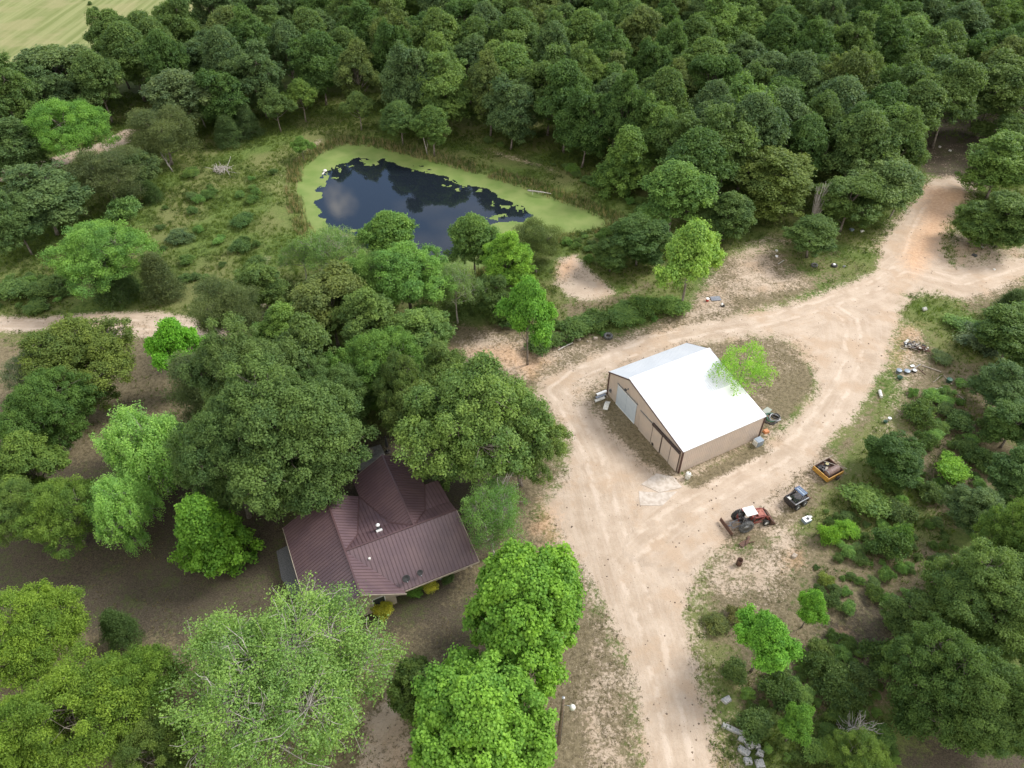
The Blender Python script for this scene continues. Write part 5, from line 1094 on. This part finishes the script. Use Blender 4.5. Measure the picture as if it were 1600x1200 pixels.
# ------------------------------------------------------------ yellow trailer box and what lies in it
x, y, _ = P(1293, 736, .4); ta = R(30); tb = empty('trailer', (x, y, hz(x, y)), ta, 'small yellow and rust trailer box filled with a brown tank and machine parts', 'trailer')
c = MB(); c.box((0, 0, .36), (2.5, 2.2, .08)); c.build('floor', M['rust'], tb)
for n_, cc, dd_ in (('side_panel', (-1.27, 0, .62), (.06, 2.26, .62)), ('side_panel', (1.27, 0, .60), (.05, 2.2, .5)), ('side_panel', (0, -1.12, .56), (2.6, .05, .5)), ('side_panel', (0, 1.12, .56), (2.6, .05, .5))):
    c = MB(); c.box(cc, dd_); c.bar((cc[0]-(dd_[0]/2 if dd_[0] > 1 else 0), cc[1]-(dd_[1]/2 if dd_[1] > 1 else 0), cc[2]+dd_[2]/2), (cc[0]+(dd_[0]/2 if dd_[0] > 1 else 0), cc[1]+(dd_[1]/2 if dd_[1] > 1 else 0), cc[2]+dd_[2]/2), .09, .07); c.build(n_, M['yellow'] if cc[0] < -1 or cc[1] < -1 else M['rust'], tb)
for s_ in (-1, 1): wheel(tb, (.3, s_*1.28, .3), .30, .18, .15, M['rubber'], M['rust'])
c = MB(); c.bar((-1.6, 1.16, .9), (1.9, 1.16, .95), .06); c.bar((.2, 1.2, .95), (1.7, -1.14, .95), .06); c.build('rail', M['plank'], tb)
def tlp(u, v): return x+u*math.cos(ta)-v*math.sin(ta), y+u*math.sin(ta)+v*math.cos(ta)
px_, py_ = tlp(.1, -.45); tk = empty('tank', (px_, py_, .42), ta, 'brown cylindrical tank lying in the yellow trailer', 'tank')
c = MB(); c.lathe([(0, -.95), (.36, -.93), (.42, -.8), (.42, .85), (.36, .95), (0, .97)], (0, 0, .42), axis='x', n=22); c.build('shell', M['drumr'], tk, True)
c = MB(); c.lathe([(.44, -.98), (.46, -.95), (.44, -.9), (.42, -.95), (.44, -.98)], (0, 0, .42), axis='x', n=22); c.build('end_ring', M['greym'], tk)
px_, py_ = tlp(.45, .62); c = tyre_mb(.34, .2, .19, axis='z', c=(px_, py_, .78)); sp_ = empty('spare_wheel', (0, 0, 0), 0, 'black wheel with a cream rim lying in the yellow trailer beside the brown tank', 'wheel'); c.build('tyre', M['rubber'], sp_, True)
c = MB(); c.lathe([(.2, -.02), (.19, .05), (.08, .07), (.07, .02), (0, .02)], (px_, py_, .8), n=16); c.build('rim', mat('cream_rim', (.62, .56, .30), .5), sp_, True)
px_, py_ = tlp(-.45, .45); c = MB(); rg = np.random.default_rng(9)
for k in range(26): c.box((px_+rg.normal()*.38, py_+rg.normal()*.3, .45+rg.random()*.35), (rg.uniform(.15, .6), rg.uniform(.1, .3), rg.uniform(.06, .25)), rz=rg.random()*3, rx=rg.normal()*.3)
tag(c.build('machine_parts', M['blackm']), 'heap of dark greasy machine parts in the yellow trailer', 'scrap')
px_, py_ = tlp(-.2, .1); c = MB(); c.box((px_, py_, .75), (1.1, .28, .08), rz=ta+R(35), ry=R(12)); tag(c.build('plank', M['plank']), 'grey plank lying across the parts in the yellow trailer', 'plank')

# ------------------------------------------------------------ small things about the yard
def old_tyre(px, py, r, w, label, tilt=0, z=None, lug=0, m='rubber'):
    x, y, _ = P(px, py); zz = hz(x, y); c = tyre_mb(r, w, r*.56, lug, axis='z', c=(0, 0, w/2)); o = c.build('tyre', M[m], None, not lug); o.location = (x, y, zz if z is None else z); o.rotation_euler = (tilt, 0, random.random()*3); tag(o, label, 'tyre')
old_tyre(950, 528, .62, .52, 'big tractor tyre lying at the edge of the green strip behind the barn', lug=20, m='dustyrubber')
old_tyre(1331, 769, .42, .26, 'old black tyre in the grass right of the yellow trailer')
old_tyre(1272, 416, .55, .35, 'grey tyre in front of the dark bushy tree on the grassy island', m='dustyrubber')
old_tyre(1303, 416, .5, .3, 'black tyre with a pale middle, right of the grey tyre by the grassy island')
x, y, _ = P(1303, 415); c = MB(); c.lathe([(.24, .2), (.2, .3), (0, .32)], (x, y, hz(x, y)), n=14); tag(c.build('lid', M['white']), 'white lid inside the black tyre by the grassy island', 'lid')
def bucket_(px, py, r, h, m, label, cat='pail', name='pail', rim=None, lying=False, filled=True):
    x, y, _ = P(px, py); o = empty(name, (x, y, hz(x, y)+(r if lying else 0)), random.random()*3, label, cat); c = MB()
    c.lathe([(0, 0), (r*.86, 0), (r*.9, .02), (r, h), (r*1.05, h), (r*1.05, h-.04), (r*.93, h-.03), (r*.85, .05), (0, .05)], (0, 0, 0), n=18); b = c.build('body', M[m], o, True)
    if filled: c = MB(); c.lathe([(r*.93, h-.02), (r*.5, h+.02), (0, h+.03)], (0, 0, 0), n=14); c.build('lid', M[rim or m], o)
    c = MB(); c.tube([(r, 0, h*.9), (r*.7, 0, h+r*.5), (0, 0, h+r*.75), (-r*.7, 0, h+r*.5), (-r, 0, h*.9)], .012, 4); c.build('handle', M['greym'], o)
    if lying: o.rotation_euler = (R(86), 0, random.random()*3)
    return o
# white plastic barrel at the corner
x, y, _ = P(1074, 747); wb = empty('barrel', (x, y, hz(x, y)), 0, 'white plastic barrel standing at the front corner of the barn', 'barrel')
c = MB(); c.lathe([(0, 0), (.27, 0), (.30, .06), (.31, .45), (.30, .84), (.25, .92), (0, .93)], (0, 0, 0), n=22); c.build('body', M['dirtywhite'], wb, True); c = MB(); c.lathe([(.06, .92), (.06, .97), (0, .98)], (.12, .05, 0), n=10); c.build('cap', M['blackm'], wb); c = MB(); c.tube([(.3, 0, .55), (.48, -.05, .5)], .04, 8); c.build('spout', M['dirtywhite'], wb)
# rusty drum
x, y, _ = P(1154, 882); rd = empty('burn_barrel', (x, y, hz(x, y)), 0, 'rusty open steel drum standing on the bare ground below the tractor', 'drum')
c = MB(); c.lathe([(0, .01), (.29, .01), (.30, .3), (.31, .31), (.30, .33), (.30, .6), (.31, .61), (.30, .63), (.305, .89), (.28, .89), (.27, .05), (0, .05)], (0, 0, 0), n=22); c.build('body', M['rust'], rd, True)
x, y, _ = P(1166, 848); c = MB(); z = hz(x, y); c.box((x-.35, y-.2, z+.1), (.9, .55, .06), rz=R(35)); c.box((x+.25, y+.35, z+.12), (.9, .3, .05), rz=R(60), rx=R(20)); c.bar((x+.1, y-.1, z+.1), (x+.9, y+.1, z+.06), .08); c.bar((x-.2, y-.4, z+.2), (x+.3, y+.5, z+.22), .07)
tag(c.build('scrap_plough', M['rust']), 'rusty bent steel plates on the ground between tractor and drum', 'scrap')
# white appliance
x, y, _ = P(1259, 815); ap = empty('appliance', (x, y, hz(x, y)), R(25), 'white discarded appliance lying on the grass edge below the skid steer', 'appliance')
c = MB(); c.box((0, 0, .22), (.85, .7, .42)); c.build('cabinet', M['bluebox'], ap, bevel=.02); c = MB(); c.box((0, 0, .45), (.8, .66, .03)); c.build('panel', M['white'], ap); c = MB(); c.tube([(.1, -.02, .46), (.1, -.02, .52)], .17, 14); c.build('motor', M['dkgrey'], ap)
c = MB(); c.box((.68, .2, .14), (.42, .34, .26)); c.build('drawer', M['dirtywhite'], ap)
# grey box at the far right corner and the hose pile
x, y, _ = P(1182, 688, .4); gb = empty('metal_box', (x+.15, y-.3, hz(x, y)), R(27.7), 'pale blue grey metal box against the right corner of the barn', 'box')
c = MB(); c.box((0, 0, .45), (.95, .8, .9)); c.build('cabinet', M['bluebox'], gb, bevel=.03); c = MB(); c.box((-.52, 0, .45), (.05, .7, .8)); c.build('door', M['dirtywhite'], gb)
x, y, _ = P(1193, 675); c = MB(); c.box((x+.3, y, .15), (.7, .6, .3), rz=.4, taper=.8); tag(c.build('crate', M['orange']), 'orange tan crate behind the barn corner by the hoses', 'crate')
x, y, _ = P(1208, 655); z = hz(x, y); rg = np.random.default_rng(2)
for k, (mm, r, lab) in enumerate((('blackm', .95, 'largest black hose loop in the heap behind the barn'), ('green', .8, 'dark green hose coil in the heap behind the barn'), ('greym', .65, 'grey hose coil in the heap behind the barn'), ('blackm', .5, 'small black hose coil on top of the heap behind the barn'))):
    c = MB(); pts = []
    for i in range(64): a = i*.29; rr = r*(1+.12*math.sin(i*.9+k)+.06*rg.normal()); pts.append((x+rg.normal()*.02+.2*(k-1.5)+math.cos(a)*rr, y+.15*(k % 2)+math.sin(a)*rr*.9, z+.06+.1*k+.05*math.sin(i*.7)))
    c.tube(pts, .055, 6); tag(c.build('hose', M[mm], None, True), lab, 'hose')
x, y, _ = P(1200, 645); c = MB(); c.add([(x-.9, y+.1, z+.12), (x+.1, y+.9, z+.2), (x+.6, y+.4, z+.15), (x-.3, y-.5, z+.08), (x-.9, y+.1, z+.08), (x+.1, y+.9, z+.16), (x+.6, y+.4, z+.11), (x-.3, y-.5, z+.04)], [(0, 1, 2, 3), (7, 6, 5, 4), (0, 4, 5, 1), (1, 5, 6, 2), (2, 6, 7, 3), (3, 7, 4, 0)]); tag(c.build('tarp', mat('grey_green_tarp', (.30, .33, .28), .6)), 'pale grey green sheet under the hoses behind the barn', 'tarp')
# left corner of the gable: stacked gutters and a bent white sheet
x, y, _ = P(940, 619); lb = R(28)
for k, (dx, dy, m_, lab) in enumerate(((0, .25, 'white', 'upper white metal panel in the stack beside the left corner of the barn'), (-.15, -.25, 'greym', 'dark metal channel in the stack beside the left corner of the barn'), (-.3, -.7, 'dirtywhite', 'lowest white strip in the stack beside the left corner of the barn'))):
    c = MB(); c.box((x+dx, y+dy, .42-.12*k), (1.5, .32, .07), rz=lb); c.box((x+dx+.02, y+dy-.18, .36-.12*k), (1.5, .04, .14), rz=lb); tag(c.build('steel_offcut', M[m_]), lab, 'panel')
c = MB(); x, y, _ = P(942, 617); 
for s_ in (-.5, .5): c.box((x+s_*math.cos(lb)-.15, y+s_*math.sin(lb)-.2, .08), (.12, 1.3, .18), rz=lb)
tag(c.build('timber', M['plank']), 'two timbers carrying the white panels by the left corner of the barn', 'timber')
x, y, _ = P(948, 634); c = MB(); vs = []
for i in range(7):
    t = i/6; 
    for w_ in (-.33, .33): vs.append((x+w_*.9+(t-.5)*.55, y+w_*-.25+(t-.5)*1.5, .06+.32*math.sin(t*PI)))
n = len(vs); c.add(vs+[(a, b, z_-.02) for a, b, z_ in vs], [(2*i, 2*i+1, 2*i+3, 2*i+2) for i in range(6)]+[(n+2*i+2, n+2*i+3, n+2*i+1, n+2*i) for i in range(6)]); tag(c.build('bent_sheet', M['dirtywhite']), 'bent white sheet on the ground in front of the white barn door', 'sheet')
# utility pole with yard light
x, y, _ = P(872.5, 1162); up = empty('utility_pole', (x, y, hz(x, y)), R(0), 'brown wooden utility pole with a round yard light at the driveway', 'utility pole')
c = MB(); c.tube([(0, 0, -.3), (0, 0, 9.0)], [.17, .12], 10); c.build('pole', M['polewood'], up, True); c = MB(); c.lathe([(.13, 8.98), (.12, 9.05), (0, 9.08)], (0, 0, 0), n=10); c.build('pole_cap', M['greym'], up)
c = MB(); c.tube([(0, 0, 7.6), (.35, -.1, 7.85), (.72, -.15, 7.8)], .03, 6); am = c.build('lamp_arm', M['greym'], up); c = MB(); c.lathe([(0, 7.9), (.14, 7.88), (.24, 7.72), (.26, 7.6), (0, 7.58)], (.78, -.16, 0), n=16); c.build('lamp_hood', M['dirtywhite'], am, True); c = MB(); c.lathe([(.22, 7.6), (.20, 7.45), (.12, 7.32), (0, 7.3)], (.78, -.16, 0), n=16); c.build('lamp_lens', M['lampglass'], am, True)
c = MB(); c.tube([(.15, -.05, .5), (.16, -.05, 6.8)], .02, 5); c.build('conduit', M['greym'], up); c = MB(); c.bar((-.7, -.2, 1.8), (.05, 0, 1.9), .08, .06); c.build('bracket', M['greym'], up)
# junk right of the road
bucket_(1403, 583, .36, .5, 'bluebox', 'grey tub standing first in the row of tubs right of the road', 'tub', 'tub')
bucket_(1405, 592, .34, .35, 'green', 'dark tub tight in front of the grey tub right of the road', 'tub', 'tub', filled=False)
bucket_(1416, 583, .40, .40, 'greym', 'middle tub of the row, dark with a pale top', 'tub', 'tub', rim='bluebox')
bucket_(1428, 581, .32, .34, 'dkgrey', 'right hand tub of the row, small and dark with a pale top', 'tub', 'tub', rim='dirtywhite')
bucket_(1482, 597, .36, .5, 'green', 'green tub at the end of the boards right of the road', 'tub', 'tub')
bucket_(1389, 656, .22, .4, 'white', 'white pail at the verge below the lying pale roll', 'pail'); bucket_(1383, 660, .25, .3, 'green', 'dark pail touching the white pail at the verge', 'pail', filled=False)
x, y, _ = P(1375, 617); c = MB(); a = R(80); dx, dy = math.cos(a)*.6, math.sin(a)*.6; z = hz(x, y)+.2; c.tube([(x-dx, y-dy, z), (x+dx, y+dy, z)], .2, 12); tag(c.build('roll', M['dirtywhite']), 'pale cream roll lying on the verge right of the road', 'roll')
bucket_(1441, 486, .3, .45, 'dirtywhite', 'white bucket lying on its side in the grass near the track fork', 'bucket', 'bucket', lying=True, filled=False)
x, y, _ = P(1425, 573); c = MB(); c.box((x, y, hz(x, y)+.12), (.55, .35, .06), rz=.3); tag(c.build('lid', M['white']), 'flat white square lid above the row of tubs', 'lid')
for (a, b, c_, d_, w_, m_, lab) in ((1440, 572, 1470, 582, .14, 'plank', 'long grey board right of the row of tubs'), (1433, 575, 1446, 586, .08, 'rust', 'thin reddish bar beside the small dark tub'), (1458, 598, 1471, 587, .09, 'plank', 'short board slanting up below the long grey board'),
                                (1440, 617, 1480, 605, .22, 'deadwood', 'long pale log below the boards'), (1420, 581, 1438, 570, .07, 'greym', 'thin grey bar leaning over the tubs'), (1495, 616, 1508, 627, .07, 'deadwood', 'small pale stick in the scrub right of the log'), (1475, 588, 1487, 602, .1, 'plank', 'short board beside the green tub'),
                                (895, 537, 872, 548, .2, 'deadwood', 'pale broken log at the end of the green strip left of the big tyre'), (1545, 510, 1570, 498, .12, 'deadwood', 'grey stick at the right edge of the grassy patch'), (1216, 413, 1225, 407, .07, 'dirtywhite', 'thin white pole on the ground left of the grassy island'),
                                (842, 455, 905, 458, .0, '', '')):
    if not w_: continue
    p, q = P(a, b), P(c_, d_); o = MB(); o.bar((p[0], p[1], hz(*p[:2])+w_*.6), (q[0], q[1], hz(*q[:2])+w_*.8), w_, w_*.6) if 'log' not in lab else o.tube([(p[0], p[1], hz(*p[:2])+w_/2), ((p[0]+q[0])/2, (p[1]+q[1])/2+.08, hz(*p[:2])+w_*.6), (q[0], q[1], hz(*q[:2])+w_/2)], [w_*.5, w_*.55, w_*.35], 8)
    tag(o.build('log' if 'log' in lab else 'stick' if 'stick' in lab else 'board' if 'board' in lab else 'bar', M[m_]), lab, 'log' if 'log' in lab else 'stick' if 'stick' in lab else 'board' if 'board' in lab else 'bar')
# scrap heap
x, y, _ = P(1427, 543); rg = np.random.default_rng(21); z = hz(x, y)
def heap(name, m, n, sx_, sy_, lab, ln, th, seed):
    rg = np.random.default_rng(seed); c = MB()
    for k in range(n):
        p = np.array([x+rg.normal()*sx_, y+rg.normal()*sy_, z+.08+rg.random()*.45]); a = rg.normal(size=3)*np.array([1, 1, .25]); a = a/np.linalg.norm(a)*rg.uniform(.4, 1)*ln; c.bar(p-a/2, p+a/2, th*rg.uniform(.7, 1.6), th*.5)
    return tag(c.build(name, M[m]), lab, 'scrap')
heap('pile_of_boards', 'plank', 22, .7, .4, 'pale broken boards on the scrap heap right of the road', 1.8, .10, 1)
heap('scrap_metal', 'blackm', 26, .6, .35, 'black scrap metal in the heap right of the road', .7, .2, 2)
heap('scrap_sheets', 'dirtywhite', 9, .7, .3, 'white scraps sticking out of the heap right of the road', .8, .22, 3)
x, y, _ = P(1440, 548); heap('rusty_scrap', 'rust', 16, .4, .3, 'rusty scrap at the right end of the heap', .6, .18, 4)
# things behind the barn under the light tree
x, y, _ = P(1105, 470); co = empty('water_cooler', (x, y, hz(x, y)), 0, 'small red drink cooler with a white lid behind the barn', 'cooler'); c = MB(); c.lathe([(0, 0), (.22, 0), (.24, .4), (0, .4)], (0, 0, 0), n=16); c.build('body', M['redp'], co, True); c = MB(); c.lathe([(.25, .4), (.25, .5), (.1, .56), (0, .56)], (0, 0, 0), n=16); c.build('lid', M['white'], co)
x, y, _ = P(1118, 467); c = MB(); c.box((x, y, hz(x, y)+.12), (1.5, 1.0, .03), rz=.1, rx=.04); tag(c.build('metal_sheet', M['greym']), 'flat grey metal sheet on the ground beside the red cooler', 'sheet')
x, y, _ = P(1129, 478); old_tyre(1129, 478, .32, .2, 'small black wheel in front of the grey metal sheet'); c = MB(); c.lathe([(0, .0), (.16, .1), (.2, .25), (.12, .4), (0, .44)], (x-.15, y, hz(x, y)+.1), n=12); tag(c.build('jug', M['white'], None, True), 'white jug on the small black wheel near the grey sheet', 'jug')
# litter by the wood edge
for px, py, m_, s_, lab, nm in ((1213, 392, 'dirtywhite', .28, 'upper white scrap left of the grassy island', 'scrap'), (1213, 401, 'white', .3, 'lower white scrap left of the grassy island', 'scrap'), (1319, 417, 'greym', .35, 'grey junk right of the two tyres by the grassy island', 'junk'), (1520, 247, 'white', .45, 'white tub in the dark clearing at the top of the dirt track', 'tub'),
                              (1484, 236, 'dirtywhite', .35, 'small white scrap in the dark clearing above the dirt track', 'scrap'), (1468, 230, 'deadwood', .4, 'pale plank end in the dark clearing above the dirt track', 'plank'), (1330, 360, 'bluebox', .5, 'pale blue junk at the foot of the wood edge left of the track', 'junk'), (1347, 362, 'dirtywhite', .4, 'white junk right of the pale blue junk at the wood edge', 'junk'),
                              (1522, 400, 'dkgrey', .5, 'dark junk in the stony bend right of the upper track', 'junk'), (1535, 387, 'dirtywhite', .3, 'white scrap above the dark junk in the stony bend', 'scrap'), (1553, 422, 'dirtywhite', .25, 'small white scrap on the bank below the stony bend', 'scrap')):
    x, y, _ = P(px, py); z = hz(x, y); c = MB(); rg = np.random.default_rng(px); c.box((x, y, z+s_*.3), (s_*1.6, s_, s_*.6), rz=rg.random()*3, taper=.8); c.box((x+s_*.7, y+.1, z+s_*.2), (s_*.7, s_*.5, s_*.3), rz=rg.random()*3, rx=.3); c.tube([(x-s_*.8, y, z+.1), (x-s_*.2, y-.2, z+s_*.7)], s_*.12, 6)
    tag(c.build(nm, M[m_], bevel=.02), lab, nm)
# stones
def stone(px, py, l, w, h, rz, label, m='stone', sd_=1):
    x, y, _ = P(px, py); rg = np.random.default_rng(sd_*7+int(px)); c = MB(); c.box((0, 0, h*.4), (l, w, h), taper=.9); o = c.build('stone', M[m]); 
    for v_ in o.data.vertices: v_.co = [v_.co[i]+rg.normal()*.07*(l, w, h)[i] for i in range(3)]
    b = o.modifiers.new('b', 'BEVEL'); b.width = .05; b.segments = 2; o.location = (x, y, hz(x, y)); o.rotation_euler = (rg.normal()*.08, rg.normal()*.08, rz); tag(o, label, 'stone')
stone(1144, 1141, 2.0, .42, .35, R(-26), 'long narrow grey stone pointing at the driveway, topmost of the stone row')
for px, py, l, w, rz, lab in ((1135, 1095, .8, .6, .5, 'single grey stone block apart from the others, higher up the driveway verge'), (1160, 1157, .75, .5, -.5, 'small square grey stone just below the long one'), (1172, 1166, .8, .6, .3, 'dark rounded grey stone right of the small square one'),
                              (1163, 1176, 1.15, .65, -.7, 'large pale flat stone in the middle of the stone row'), (1187, 1178, .6, .7, .9, 'pale upright stone right of the large flat one'), (1168, 1191, .7, .55, .1, 'small grey stone at the bottom edge, left one of two'), (1186, 1194, .8, .7, .05, 'pale ribbed stone at the bottom edge, right one of two'), (1183, 1168, .5, .4, .2, 'small dark stone wedged at the right of the row')):
    stone(px, py, l, w, .4, rz, lab)
for i, (px, py, s_, lab) in enumerate(((930, 530, .45, 'tan stone just left of the big tractor tyre'), (905, 532, .4, 'tan stone at the left end of the green strip'), (888, 535, .35, 'small tan stone beside the pale broken log'), (918, 534, .25, 'smallest tan stone between two others by the green strip'), (1240, 870, .45, 'pale stone on the orange clay spot'), (735, 885, .3, 'tan block at the right end of the house'))):
    stone(px, py, s_*1.3, s_, s_*.8, i, lab, 'tanstone', i)
